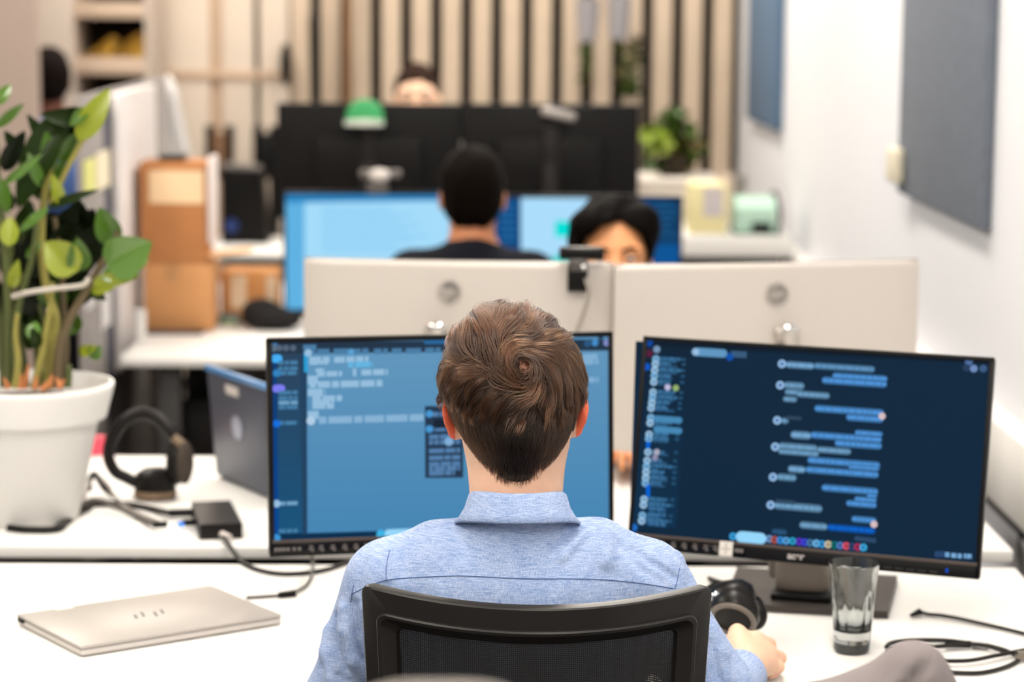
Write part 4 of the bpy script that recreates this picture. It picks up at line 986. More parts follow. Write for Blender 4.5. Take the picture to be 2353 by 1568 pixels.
# hair volume and strands
hull = [elp((HX-.002, HY+.004, 1.186), (.0900, .110, .0965), k=.01), elp((HX-.032, HY+.012, 1.205), (.056, .09, .070), k=.04),
        elp((HX, HY-.020, 1.135), (.0675, .080, .063), k=.014), cap((HX, HY-.030, 1.13), (HX, HY-.034, 1.076), .055, .0385, .012)]
def hgrad(pr, x, e=5e-4):
    g = np.stack([sdf(pr, x+e*np.eye(3)[i])-sdf(pr, x-e*np.eye(3)[i]) for i in range(3)], -1)
    return g/(np.linalg.norm(g, axis=-1, keepdims=True)+1e-9)
def snap(pr, x, off, it=4):
    for _ in range(it):
        x = x-(sdf(pr, x)-off)[..., None]*hgrad(pr, x)
    return x
rs = np.random.RandomState(11)
WH = march(hull, 1206, 836)
capm = [elp((HX-.002, HY+.004, 1.184), (.0825, .102, .0895), k=.01), elp((HX, HY-.020, 1.138), (.0640, .0755, .057), k=.014), cap((HX, HY-.030, 1.13), (HX, HY-.034, 1.084), .052, .0365, .012), cap((HX-.2, HY+.14, 1.02), (HX+.2, HY+.14, 1.16), .105, .075, .004, True), cap((HX-.12, HY+.035, 1.10), (HX+.12, HY+.035, 1.10), .048, .048, .01, True)]
M_hairb = mat('hair_base', (34, 24, 17), .8)
hb = sdf_obj('hair', capm, .003, [M_hairb, mat('scalp', (150, 104, 84), .6)], man, wob(.001, 120, 5), lambda c: (np.linalg.norm(c-WH-np.array([0, .008, 0]), axis=1) < .009).astype(int))
M_hair = hair_mat('hair_brown', (40, 22, 10), .24)
def field(x, long_):
    n = hgrad(hull, x); v = x-WH; r = v-(v*n).sum(-1, keepdims=True)*n; d = np.linalg.norm(v, axis=-1); r = r/(np.linalg.norm(r, axis=-1, keepdims=True)+1e-9)
    sw = np.cross(r, n)
    ph = np.radians(30+56*np.exp(-(d/.055)**2))
    ph = ph*np.where(x[..., 0] < WH[0], 1.15, .8)
    t = np.cos(ph)[..., None]*r+np.sin(ph)[..., None]*sw
    g = np.array([0, 0, -1.0]); gs = np.clip((d-.030)/.05, 0, 1)*np.clip((1.250-x[..., 2])/.06, 0, 1)
    fw = np.clip((x[..., 2]-1.255)/.03, 0, 1)
    rn = .38*np.sin(x[..., 0]*95+x[..., 2]*60)*np.cos(x[..., 2]*85-x[..., 1]*50+1.3); t = t*np.cos(rn)[..., None]+np.cross(n, t)*np.sin(rn)[..., None]
    t = t+1.5*gs[..., None]*g+.6*fw[..., None]*np.array([-.25, 1.0, 0])
    t = t-(t*n).sum(-1, keepdims=True)*n
    return t/(np.linalg.norm(t, axis=-1, keepdims=True)+1e-9), n
def grow(root, L, steps, lift0, lift1, dev, droop=0.0, long_=True):
    x = root.copy(); P = [x]; ds = L/steps
    for i in range(steps):
        t, n = field(x, long_)
        if not long_:
            t = np.array([0, .05, -1.0])+.25*np.stack([-(x[..., 0]-HX)/.06, 0*x[..., 0], 0*x[..., 0]], -1); t = t-(t*n).sum(-1, keepdims=True)*n; t /= np.linalg.norm(t, axis=-1, keepdims=True)
        s = np.cross(n, t); a = dev*(1-.3*i/steps); t = t*np.cos(a)[:, None]+s*np.sin(a)[:, None]
        x = x+t*ds[:, None]; f = (i+1)/steps; off = lift0+(lift1-lift0)*np.sin(min(1, f*1.15)*math.pi/2)-droop*max(0, f-.7)
        x = snap(hull, x, off, 2); P.append(x)
    return np.stack(P, 1)
def sample(n, test):
    out = []
    while sum(len(o) for o in out) < n:
        d = rs.normal(size=(n*2, 3)); d /= np.linalg.norm(d, axis=1)[:, None]; x = np.array((HX, HY, 1.18))+d*.12
        x = snap(hull, x, -.012, 5); out.append(x[test(x)])
    return np.concatenate(out)[:n]
def zlow(x): return 1.150+.022*np.clip(np.abs(x[:, 0]-HX)/.075, 0, 1)**2+.25*np.clip(x[:, 1]-HY-.02, 0, .1)
NG, NS = 800, 17000
top = lambda x: (x[:, 2] > zlow(x)) & ~((x[:, 1] > HY+.085) & (x[:, 2] < 1.215))
gr_ = sample(NG, top); gdev = rs.normal(0, .16, NG); gl = rs.uniform(.046, .064, NG)*(1+.35*(gr_[:, 2] > 1.25))*np.clip((gr_[:, 2]-zlow(gr_)+.012)/.055, .28, 1); glift = rs.normal(.0002, .0034, NG)+.0035*(gr_[:, 2] > 1.262)*rs.uniform(0, 1, NG); gtint = np.exp(rs.normal(0, .65, NG))
GP = grow(gr_, gl, 11, -.0062, glift, gdev)
rt = sample(NS, top); near = np.empty(NS, int)
for i in range(0, NS, 2000): near[i:i+2000] = np.argmin(((rt[i:i+2000, None]-gr_[None])**2).sum(-1), 1)
SP = grow(rt, gl[near]*rs.uniform(.75, 1.08, NS), 11, -.0062, glift[near]+rs.normal(0, .0012, NS), gdev[near]+rs.normal(0, .10, NS))
cl = np.linspace(0, 1, 12)**1.1*.80
SP = SP+(GP[near]-SP)*cl[None, :, None]*rs.uniform(.5, 1.0, (NS, 1, 1))+rs.normal(0, .0005, (NS, 1, 3))*np.linspace(0, 1, 12)[None, :, None]
# short hair of the neck and over the ears
low = lambda x: (x[:, 2] < 1.166) & (x[:, 2] > 1.074+1.1*np.clip(np.abs(x[:, 0]-HX)-.012, 0, 1)**1.15) & (x[:, 1] < HY+.02) & (x[:, 2] > 1.112+.5*(x[:, 1]-HY)) | ((x[:, 2] < 1.166) & (x[:, 1] < HY-.03) & (x[:, 2] > 1.074+.9*np.clip(np.abs(x[:, 0]-HX)-.012, 0, 1)))
NL = 9000
rl = sample(NL, low); ll = .010+.018*np.clip((rl[:, 2]-1.09)/.06, 0, 1)+rs.uniform(-.002, .003, NL)
rl = snap(hull, rl, -.0035, 3)
LP = grow(rl, ll, 5, -.0035, rs.uniform(-.0025, .0015, NL), rs.normal(0, .28, NL), long_=False)
# stray hairs
NF = 130
rf = sample(NF, top); FP = grow(rf, rs.uniform(.05, .075, NF), 11, -.006, rs.uniform(.002, .009, NF), rs.normal(0, .5, NF))
lf = np.array([[HX-.088, HY+.02+rs.uniform(-.03, .03), 1.172+rs.uniform(-.012, .014)] for _ in range(46)])
LFP = np.stack([lf+np.array([-.016*rs.uniform(.3, 1.1), 0, -.012])*(i/11)**1.3+rs.normal(0, .004, (46, 3))*(i/11) for i in range(12)], 1)
def strands(name, arrs, rads, parent, tints):
    sizes = [a.shape[1] for a in arrs for _ in range(len(a))]
    hc = bpy.data.hair_curves.new(name); hc.add_curves(sizes)
    pos = np.concatenate([a.reshape(-1, 3) for a in arrs]); Mi = np.array(WM[parent].inverted()); pos = pos @ Mi[:3, :3].T+Mi[:3, 3]
    hc.attributes['position'].data.foreach_set('vector', pos.astype(np.float32).ravel())
    ra = hc.attributes.get('radius') or hc.attributes.new('radius', 'FLOAT', 'POINT')
    rr = np.concatenate([np.tile(r*(1-.75*np.linspace(0, 1, a.shape[1])**2.5), len(a)) for a, r in zip(arrs, rads)])
    ra.data.foreach_set('value', rr.astype(np.float32))
    ta = hc.attributes.new('tint', 'FLOAT', 'CURVE'); ta.data.foreach_set('value', np.concatenate(tints).astype(np.float32))
    hc.materials.append(M_hair); o = bpy.data.objects.new(name, hc); COL.objects.link(o); o.parent = parent; WM[o] = WM[parent]
    return o
st = strands('strands', [SP, LP, FP, LFP], [.00030, .00021, .00011, .00013], hb, [gtint[near]*rs.uniform(.75, 1.3, NS), rs.uniform(.2, .55, NL), rs.uniform(.8, 1.3, NF), rs.uniform(.4, .8, 46)])
st['kind'] = 'stuff'

# ---- the other people, one builder
def person(lab, loc, rz, dz, skin, hair, shirt_c, nm, face_=True, hands=((.16, .36), (-.16, .36)), hz=.79, lean=0.0, hairstyle='short', res=.007, up=0.0):
    M = xf(loc, rz)
    def T(p): q = M @ Vector([float(v) for v in p]); return np.array(q)
    R = np.array(M.to_3x3()); hc = np.array((0, .05+lean, 1.165+dz)); k = lambda x, y, z: T(hc+np.array([x, y, z]))
    ms = mat('skin_'+nm, skin, .5, spec=.35, sub=.2); mh = mat('hair_'+nm, hair, .7, spec=.04, bump=.4, bscale=250); mc = mat('top_'+nm, shirt_c, .85, bump=.15, bscale=300)
    B_ = [elp(k(0, 0, .015), (.077, .098, .100), R, .01), elp(k(0, .045, -.06), (.056, .056, .062), R, .03), cap(k(-.02, .085, -.105), k(.02, .085, -.105), .02, .02, .03),
          cap(k(0, .098, .0), k(0, .122, -.038), .008, .014, .012), cap(k(-.05, .082, .022), k(.05, .082, .022), .010, .010, .02), cap(k(-.018, .098, -.07), k(.018, .098, -.07), .007, .007, .012),
          elp(k(-.032, .094, .003), (.015, .010, .008), R, .012, True), elp(k(.032, .094, .003), (.015, .010, .008), R, .012, True),
          elp(k(-.080, 0, -.012), (.008, .02, .03), R, .008), elp(k(.080, 0, -.012), (.008, .02, .03), R, .008),
          cap(k(0, -.015, -.06), T((0, .02+lean*.6, 1.0+dz)), .055, .06, .03)]
    sh = [T((s*.155, .01+lean*.5, .945+dz+up)) for s in (1, -1)]; el = [T((s*.225, .10+lean*.5, .74+dz*.5)) for s in (1, -1)]; wr_ = [T((hands[i][0], hands[i][1]-.09, hz+.005)) for i in (0, 1)]
    tors = lambda g: [cap(sh[0], sh[1], .05+g, .05+g, .05), elp(T((0, .03+lean*.4, .82+dz+up)), (.16+g, .10+g, .2), R, .06), elp(T((0, .03, .58)), (.15+g, .105+g, .16), R, .06)]
    arms = lambda g: [c for i in (0, 1) for c in (cap(sh[i], el[i], .045+g, .038+g, .03), cap(el[i], wr_[i], .036+g, .026+g*.8, .02))]
    B_ += tors(0)+arms(0)
    for i, s in ((0, 1), (1, -1)):
        f = np.array((hands[i][0], hands[i][1]-.09, hz))
        for q, dx in enumerate((-.026, -.009, .009, .026)):
            a = f+np.array([dx, .08, .004]); e = a+np.array([dx*.25, .05-.008*abs(q-1.5), -.004]); e2 = e+np.array([0, .022, -.016])
            B_ += [cap(T(f+np.array([dx*.4, .01, .002])), T(a), .015, .0105, .012), cap(T(a), T(e), .0098, .009, .004), cap(T(e), T(e2), .009, .0078, .003)]
        B_ += [cap(T(f+np.array([-s*.02, .02, 0])), T(f+np.array([-s*.05, .06, -.004])), .014, .010, .01), cap(T(f+np.array([-s*.05, .06, -.004])), T(f+np.array([-s*.052, .09, -.012])), .010, .0085, .004)]
    lg = lambda g: [c for s in (1, -1) for c in (cap(T((s*.09, .03, .54)), T((s*.11, .42, .53)), .075+g, .055+g, .03), cap(T((s*.11, .42, .53)), T((s*.11, .40, .10)), .052+g, .040+g, .02))]
    ft = lambda g: [cap(T((s*.11, .36, .05)), T((s*.11, .54, .042)), .040+g, .034+g, .02) for s in (1, -1)]
    B_ += lg(0)+ft(0)
    o = sdf_obj('person', B_, res, ms); tag(o, lab, 'person')
    sdf_obj('shirt', tors(.014)+arms(.010)+[cap(T((0, .015+lean*.6, 1.0+dz+up)), T((0, .02+lean*.55, .96+dz+up)), .066, .07, .03)], .010, mc, o, wob(.0015, 25, len(lab)))
    sdf_obj('trousers', lg(.012)+[elp(T((0, .02, .55)), (.165, .115, .09), R, .05)], .012, mat('trousers_dark', (36, 36, 42), .9), o)
    for f_ in ft(.008): sdf_obj('shoe', [f_], .010, mat('shoe_black', (26, 24, 24), .5), o)
    if hairstyle == 'receding': hp = [elp(k(0, -.010, .030), (.083, .104, .098), R, .01), elp(k(0, -.04, -.03), (.068, .062, .06), R, .03), elp(k(0, .078, -.02), (.088, .085, .080), R, .010, True), cap(k(-.12, .02, -.075), k(.12, .02, -.075), .045, .045, .02, True)]
    elif hairstyle == 'short': hp = [elp(k(0, -.012, .030), (.086, .104, .100), R, .01), elp(k(0, -.04, -.03), (.068, .062, .06), R, .03), cap(k(-.2, .155, -.05), k(.2, .155, -.05), .115, .115, .01, True), cap(k(-.12, .02, -.075), k(.12, .02, -.075), .045, .045, .02, True)]
    else: hp = [elp(k(0, -.010, .035), (.094, .106, .104), R, .01), elp(k(.045, .055, .075), (.055, .055, .038), R, .03), elp(k(-.06, .03, .07), (.04, .06, .05), R, .03), elp(k(.078, .01, .02), (.02, .05, .045), R, .02), elp(k(0, -.04, -.03), (.07, .062, .06), R, .03), elp(k(0, .078, -.014), (.083, .085, .097), R, .010, True), cap(k(-.2, .17, -.08), k(.2, .17, -.08), .115, .115, .01, True), cap(k(-.12, .02, -.085), k(.12, .02, -.085), .045, .045, .02, True)]
    sdf_obj('hair', hp, .005, mh, o, wob(.0025, 110, 7))
    if face_:
        for s in (-1, 1):
            part('eye', [mat('eye_white', (206, 196, 186), .2), mat('iris_dark', (50, 36, 26), .2)], o, lambda b: (b.ell(k(s*.032, .081, .003), (.011, .009, .009), R, 0), b.ell(k(s*.032, .0895, .002), (.0052, .002, .0052), R, 1)))
            part('eyebrow', mh, o, lambda b: b.tube(spline([k(s*.014, .100, .021), k(s*.034, .097, .028), k(s*.054, .084, .022)], 4), [.0035]*9, 6))
        part('lips', mat('lips_'+nm, tuple(int(v*.8) for v in skin), .5), o, lambda b: b.tube(spline([k(-.024, .094, -.068), k(0, .107, -.068), k(.024, .094, -.068)], 4), .0045, 6))
    return o
c = at_y(1410, 520, 5.30)
person('dark-haired man facing us over the silver monitors, only forehead and eyes showing', (c[0], 5.36, 0), math.pi, -.043, (226, 160, 112), (9, 6, 5), (62, 60, 66), 'tan', hands=((.02, .60), (-.02, .66)), hairstyle='wavy', res=.006)
c = at_y(1086, 430, 6.30)
person('man with short dark hair seen from behind, before the bright blue screens', (c[0], 6.19, 0), 0, .015, (196, 130, 92), (12, 7, 4), (14, 15, 24), 'brown', face_=False, hands=((.15, .40), (-.15, .40)), res=.007, up=.015)
c = at_y(957, 190, 8.6)
person('pale man with a high forehead far back behind the black monitor backs', (c[0], 8.68, 0), math.pi, .165, (250, 206, 176), (44, 30, 24), (200, 196, 190), 'pale', hands=((.15, .42), (-.15, .42)), hairstyle='receding', res=.008)
c = at_y(112, 205, 9.2)
person('dark-haired person in blue at the far left, half hidden by the tall plant', (c[0], 9.2, 0), math.radians(12), .20, (104, 56, 36), (20, 14, 12), (70, 100, 160), 'deep', hands=((.15, .40), (-.15, .40)), res=.008)
# ---------------------------------------------------------------- things on the desks
def frame3(o, xd, up=(0, 0, 1)):
    x = np.array(xd, float); x /= np.linalg.norm(x); z = np.array(up, float); z = z-x*(z@x); z /= np.linalg.norm(z); y = np.cross(z, x)
    return xf(o, R=np.stack([x, y, z], 1))
# closed silver laptop
A, Bc, Cc, Dc = [at_z(*q, .755) for q in ((178, 1493), (632, 1416), (500, 1347), (46, 1412))]
xd = (Bc-A)/2+(Cc-Dc)/2; o = (A+Bc+Cc+Dc)/4; lw_, ld = np.linalg.norm(xd), (np.linalg.norm(Dc-A)+np.linalg.norm(Cc-Bc))/2
M = frame3((o[0], o[1], .74), xd); t = thing('closed_laptop', 'closed silver laptop lying on the front desk at the left', 'laptop', M)
M_lap = mat('laptop_silver', (176, 170, 164), .38, .3); M_lap2 = mat('laptop_side', (206, 200, 194), .35, .3)
part('base', M_lap2, t, lambda b: b.box((0, 0, .0068), (lw_, ld, .0095), None, .003), world=False)
lid = part('lid', M_lap, t, lambda b: b.box((0, 0, .0147), (lw_, ld, .0050), None, .002), world=False)
def slash(b):
    for k, (x, l0, l1) in enumerate(((-.024, -.014, .009), (-.009, -.009, .018), (.008, -.018, .009), (.023, -.009, .015))):
        b.box((x, (l0+l1)/2, .0173), (.0042, l1-l0, .0005), rot3(math.radians(-18)), 0)
part('maker_mark', mat('mark_dark', (44, 41, 40), .3, .3), lid, slash, world=False)
part('hinge', M_black, t, lambda b: b.box((-lw_/2+.001, ld/2-.016, .0105), (.006, .022, .0085), None, .003), world=False)
part('lid_strip', mat('strip_pale', (232, 228, 222), .4), lid, lambda b: b.box((-lw_/2+.075, ld/2-.008, .0172), (.028, .010, .0006), None, 0), world=False)
part('rubber_foot', M_black, t, lambda b: [b.box((sx*(lw_/2-.03), sy*(ld/2-.02), .001), (.03, .01, .0022), None, 0) for sx in (-1, 1) for sy in (-1, 1)], world=False)

# open dark laptop, its lid back towards us
h0, h1 = at_z(497, 1090, .748), at_z(608, 1137, .748); hd = (h1-h0)/np.linalg.norm(h1-h0)
W2, H2 = .33, .222; best = None
for tl in np.linspace(-25, 35, 61):
    up = np.array([0, 0, 1.])*math.cos(math.radians(tl))+np.array([hd[1], -hd[0], 0])*math.sin(math.radians(tl))
    p = h0+up*H2; r = p-CAM; dd = r@FWD; q = (W/2+FPX*(r@RGT)/dd, H/2+FPX*(r@DWN)/dd); e = abs(q[0]-472)+.3*abs(q[1]-866)
    if best is None or e < best[0]: best = (e, up, q)
up = best[1]; M = frame3(h0, hd, up)
t = thing('open_laptop', 'dark blue-grey open laptop seen from behind, left of the blue screen', 'laptop', xf((h0[0], h0[1], .74)))
lidm = mat('lid_slate', (68, 73, 88), .38, .3)
def inM(b0, M): 
    Mn = np.array(M); b0.v = [v @ Mn[:3, :3].T+Mn[:3, 3] for v in b0.v]; return b0
lid = part('lid', lidm, t, lambda b: inM(b.box((W2/2, .003, H2/2), (W2, .007, H2), None, .003), M))
part('lid_edge_sheen', mat('edge_screen_sheen', (60, 122, 178), .3), lid, lambda b: inM(b.box((W2/2, -.0005, H2-.006), (W2-.004, .009, .012), None, .002), M))  # bluish screen light along the lid's top edge, put in as colour
part('label', mat('label_white', (208, 202, 196), .5), lid, lambda b: inM(b.box((.118, -.001, H2-.036), (.058, .002, .018), None, 0), M))
part('emblem', mat('emblem_silver', (150, 158, 176), .3, .5), lid, lambda b: inM(inM(b.lathe([(.001, 0), (.0235, 0), (.0235, .0012), (.001, .0012)], (0, 0, 0), 32), xf((.128, -.0012, .115), R=rot3(0, math.pi/2))), M))
part('keyboard_base', mat('lid_slate2', (60, 64, 76), .4, .3), t, lambda b: inM(b.box((W2/2, .118, .0), (W2, .225, .013), None, .004), frame3(h0-np.array([0, 0, .0005]), hd)))

# black docking box with a blue light
T = [at_z(*q, .768) for q in ((440, 1154), (529, 1150), (557, 1203), (458, 1206))]
t = thing('docking_box', 'small black docking box with plugs, beside the blue screen at the left', 'dock', xf((T[0][0], T[0][1], .741)))
part('body', mat('dock_black', (26, 24, 24), .4), t, lambda b: b.prism([tuple(q[:2]) for q in (T[3], T[2], T[1], T[0])], .7412, .768))
def plug(b, a, c, r=.006): b.tube([at_z(*a, .752), at_z(*c, .752)], r, 8)
part('plug', M_black, t, lambda b: plug(b, (388, 1180), (447, 1178), .0075))
part('plug', M_black, t, lambda b: plug(b, (352, 1207), (384, 1205), .006))
part('status_light', emit((60, 140, 255), 1.3), t, lambda b: b.ell(at_z(415, 1206, .752), (.007, .007, .005)))
part('plug', M_black, t, lambda b: plug(b, (420, 1203), (458, 1200), .006))
part('plug', mat('plug_pale', (205, 196, 190), .4), t, lambda b: plug(b, (510, 1228), (528, 1236), .006))
def cable(lab, pts, r, rgb, nm, z=.745, name='cable', grp=None, n=7):
    P_ = [np.array(p) if len(p) == 3 and abs(p[0]) < 20 and not isinstance(p[0], int) else at_z(p[0], p[1], p[2] if len(p) > 2 else z) for p in pts]
    t = thing(name, lab, 'cable', xf((P_[0][0], P_[0][1], z)), grp)
    part('cord', mat('cord_'+nm, rgb, .45), t, lambda b: b.tube(spline(P_, n), r, 8)); return t
GC = 'cables beside the white pot'
cable('thick black cable bundle running from the dock to the white pot base', [(390, 1180, .750), (330, 1166), (270, 1158, .748), (215, 1160), (178, 1178), (150, 1198), (120, 1220)], .0058, (34, 31, 30), 'black', grp=GC)
cable('grey cable arching from the blue light over to the white pot', [(352, 1206, .75), (310, 1186), (262, 1163, .76), (222, 1150, .765), (190, 1160, .755), (165, 1184)], .0048, (84, 78, 74), 'grey_dark', grp=GC)
cable('pale cable loop standing beside the white pot, in front of the headphones', [(185, 1180, .745), (200, 1120, .765), (222, 1095, .775), (250, 1118, .77), (262, 1140, .76), (300, 1172, .747), (365, 1200, .747)], .0035, (150, 142, 136), 'pale', grp=GC)
cable('black cable end curling up beside the white pot', [(205, 1130, .75), (206, 1105, .77), (218, 1090, .78), (238, 1120, .765), (262, 1140, .75)], .0058, (26, 24, 24), 'dark', grp=GC)
cable('dark adapter cord lying at the foot of the white pot', [(205, 1165), (170, 1185), (150, 1202), (128, 1218), (60, 1219), (20, 1214)], .0075, (24, 22, 21), 'adapter', grp=GC)
cable('black cable drooping from the dock across the desk gap under the blue screen', [(512, 1232, .75), (532, 1262, .747), (556, 1292, .744), (600, 1312, .743), (660, 1320, .743), (740, 1312, .743), (820, 1285, .743), (900, 1240, .75)], .0042, (28, 26, 25), 'jet')
cable('thin grey cable with a plug ending beside the closed laptop', [(566, 1374, .743), (610, 1371, .743), (660, 1366, .744), (700, 1348, .744), (717, 1318, .744), (718, 1285, .748), (712, 1262, .80)], .0026, (120, 114, 108), 'grey')
t = thing('cable_plug', 'small dark plug on the thin grey cable beside the closed laptop', 'plug', xf(at_z(660, 1366, .744)))
part('plug', M_black, t, lambda b: b.tube([at_z(640, 1368, .745), at_z(678, 1364, .745)], [.0045, .006], 8))
# black cable coil at the right
t = thing('cable_coil', 'coiled black cable with connectors on the front desk, right of the glass', 'cable', xf(at_z(2150, 1480, .74)))
def z8(x, y): return (1700+x/3.58, 1130+y/3.58)
def coil(b):
    for pts, zz in (([(1480, 990), (1560, 1012), (1650, 1020), (1800, 1045), (2000, 1090), (2200, 1135), (2420, 1190)], .745), ([(1205, 1280), (1240, 1248), (1340, 1230), (1520, 1222), (1700, 1226), (1900, 1250), (2060, 1272), (2200, 1312), (2290, 1362), (2268, 1405), (2150, 1455), (1980, 1492), (1780, 1492), (1500, 1470), (1290, 1400), (1215, 1320)], .744), ([(1230, 1300), (1340, 1290), (1500, 1285), (1640, 1275), (1780, 1262), (1900, 1256), (2040, 1272), (2180, 1320)], .749), ([(1500, 1400), (1700, 1396), (1900, 1390), (2100, 1352), (2300, 1312), (2420, 1290)], .749)):
        b.tube(spline([at_z(*z8(*p), zz) for p in pts], 8), .0032, 8)
part('cord', mat('cord_coil', (36, 34, 32), .4), t, coil)
part('plug', M_black, t, lambda b: b.tube([at_z(*z8(1410, 1020), .745), at_z(*z8(1480, 990), .747)], [.003, .0055], 8))
part('tie_wrap', mat('wrap_pale', (205, 205, 205), .5), t, lambda b: b.tube([at_z(*z8(1908, 1250), .747), at_z(*z8(2035, 1268), .747)], .0062, 8))
part('connector', M_black, t, lambda b: b.tube([at_z(*z8(1690, 1255), .748), at_z(*z8(1900, 1258), .748)], .0055, 8))
part('connector', mat('metal_grey', (130, 122, 112), .35, .8), t, lambda b: b.tube([at_z(*z8(2275, 1350), .75), at_z(*z8(2400, 1345), .75)], .0075, 8))
cable('thin dark cable hanging below the trunking at the right edge', [tuple(at_x(2349, 1150, XR-.02)), tuple(at_x(2343, 1230, XR-.02)), tuple(at_x(2346, 1290, XR-.02)), tuple(at_x(2360, 1360, XR-.02))], .004, (60, 56, 54), 'hang', name='hanging_cable')

# drinking glass
gm = bpy.data.materials.new('smoked_glass'); gm.use_nodes = True
gb = gm.node_tree.nodes['Principled BSDF']; gb.inputs['Base Color'].default_value = (.93, .965, .955, 1); gb.inputs['Roughness'].default_value = .02; gb.inputs['IOR'].default_value = 1.5; gb.inputs['Transmission Weight'].default_value = 1.0
gm2 = bpy.data.materials.new('smoked_glass_base'); gm2.use_nodes = True
gb = gm2.node_tree.nodes['Principled BSDF']; gb.inputs['Base Color'].default_value = (.045, .05, .05, 1); gb.inputs['Roughness'].default_value = .05; gb.inputs['IOR'].default_value = 1.5; gb.inputs['Transmission Weight'].default_value = 1.0
c = at_z(1957, 1497, .741)
t = thing('drinking_glass', 'smoky clear tumbler on the front desk below the chat screen', 'glass', xf((c[0], c[1], .7405)))
def tumbler(b):
    n = 60; out = [(.0235, .001), (.0262, .006), (.0272, .03), (.0292, .06), (.0325, .10), (.0355, .130), (.0372, .1425)]
    inn = [(.0364, .1425), (.0345, .130), (.0308, .10), (.0268, .06), (.0240, .040), (.020, .0345), (.001, .0335)]
    V = []; 
    for (r, z) in out+inn:
        for j in range(n):
            a = 2*math.pi*j/n; amp = .0020*max(0, min(1, (.122-z)/.03))*(1 if z > .03 else .2)*math.cos((z-.06)*55)
            rr = r+(amp*math.cos(10*a) if (r, z) in inn else -.4*amp*math.cos(10*a)); V.append((rr*math.cos(a), rr*math.sin(a), z*.935))
    k = len(out)+len(inn); F = [(i*n+j, i*n+(j+1) % n, (i+1)*n+(j+1) % n, (i+1)*n+j) for i in range(k-1) for j in range(n)]
    F.append(tuple(range(n))[::-1]); F.append(tuple((k-1)*n+j for j in range(n))); b.add(V, F)
part('tumbler', gm, t, tumbler, world=False, ang=80)
part('base_disc', gm2, t, lambda b: b.lathe([(.0228, .0025), (.0256, .006), (.0264, .0135), (.0255, .0155), (.001, .016)], (0, 0, 0), 40), world=False)

# headphones of the man, partly behind his arm
c = at_z(1690, 1408, .78); t = thing('headphones', 'black headphones with a ribbed ear cup, beside the sleeve of the man in blue', 'headphones', xf((c[0], c[1], .74)))
M_hp = mat('headphone_black', (22, 20, 19), .35); M_hp2 = mat('headphone_grey', (104, 96, 88), .4); M_pad = mat('ear_pad', (66, 58, 52), .75, bump=.3, bscale=400)
Rq = rot3(math.radians(-20), math.radians(35), 0)
def shell(b): b.lathe([(.001, .030), (.022, .028), (.034, .018), (.037, .004), (.035, -.008)], at_y(1682, 1382, 3.47), 32, 0, rot3(math.radians(25), math.radians(-8), math.radians(-10)), (1, 1, 1))
part('ear_cup', M_hp, t, shell)
cu = part('ear_cup', M_hp, t, lambda b: b.lathe([(.012, -.016), (.034, -.013), (.038, 0), (.036, .010), (.030, .013)], at_y(1688, 1410, 3.42), 36, 0, Rq @ rot3(0, math.pi/2)))
part('rim', M_hp2, cu, lambda b: b.tube([at_y(1688, 1410, 3.42)+Rq @ rot3(0, math.pi/2) @ np.array((.031*math.cos(a), .031*math.sin(a), .012)) for a in np.linspace(0, 2*math.pi, 40, endpoint=False)], .0045, 8, closed=True))
part('cushion', M_pad, cu, lambda b: b.lathe([(.001, .004), (.024, .006), (.029, .012), (.030, .004)], at_y(1688, 1410, 3.42), 36, 0, Rq @ rot3(0, math.pi/2)))
part('ear_cup', M_hp, t, lambda b: (b.ell(at_y(1731, 1412, 3.46), (.016, .026, .024), rot3(math.radians(35))), b.ell(at_y(1722, 1392, 3.48), (.020, .024, .018), rot3(math.radians(35)))))
part('headband', M_hp, t, lambda b: b.tube(spline([at_y(1715, 1372, 3.50), at_y(1690, 1352, 3.53), at_y(1650, 1352, 3.53), at_y(1610, 1375, 3.50), at_y(1590, 1400, 3.47)], 7), .010, 10))
part('trim_ring', M_chr, t, lambda b: (b.ell(at_y(1641, 1370, 3.44), (.009, .006, .006), rot3(0, 0, math.radians(-35))), b.ell(at_y(1671, 1377, 3.43), (.008, .005, .005), rot3(0, 0, math.radians(-20)))))
part('orange_mark', mat('orange', (214, 96, 40), .5), t, lambda b: b.ell(at_y(1644, 1389, 3.43), (.006, .004, .006)))
t = thing('cable_plug', 'tiny black plug lying between the shoulder and the monitor foot', 'plug', xf(at_z(1643, 1337, .745)))
part('plug', M_black, t, lambda b: b.tube([at_z(1628, 1328, .745), at_z(1652, 1342, .745)], [.003, .007], 8))

# headphones on the far desk
t = thing('headphones', 'black headphones standing on the far desk beside the white plant pot', 'headphones', xf(at_z(350, 1140, .74)))
Yh = 4.50
def hb_(px, py, dy=0.0): return at_y(px, py, Yh+dy)
part('headband', mat('band_dark', (24, 21, 20), .45), t, lambda b: b.tube(spline([hb_(318, 1112), hb_(290, 1098), hb_(264, 1083), hb_(249, 1048), hb_(258, 1005), hb_(285, 968), hb_(322, 950, .01), hb_(355, 958, .01), hb_(385, 985), hb_(410, 1015), hb_(422, 1040)], 6), .0115, 12))
c2 = part('ear_cup', M_hp, t, lambda b: b.ell(hb_(407, 1062), (.020, .03, .044), rot3(math.radians(-15))))
part('cushion', M_pad, c2, lambda b: b.ell(hb_(425, 1064, -.02), (.014, .03, .041), rot3(math.radians(-15))))
part('slider', mat('slider_tan', (118, 98, 74), .4), t, lambda b: b.tube([hb_(398, 1004, -.015), hb_(425, 1030, -.015)], [.008, .011], 10))
c3 = part('ear_cup', M_hp, t, lambda b: b.lathe([(.040, .0), (.042, .014), (.038, .046), (.022, .056), (.001, .058)], hb_(357, 1133)*np.array([1, 1, 0])+np.array([0, 0, .742]), 36, 0, None, (.95, .8, 1)))
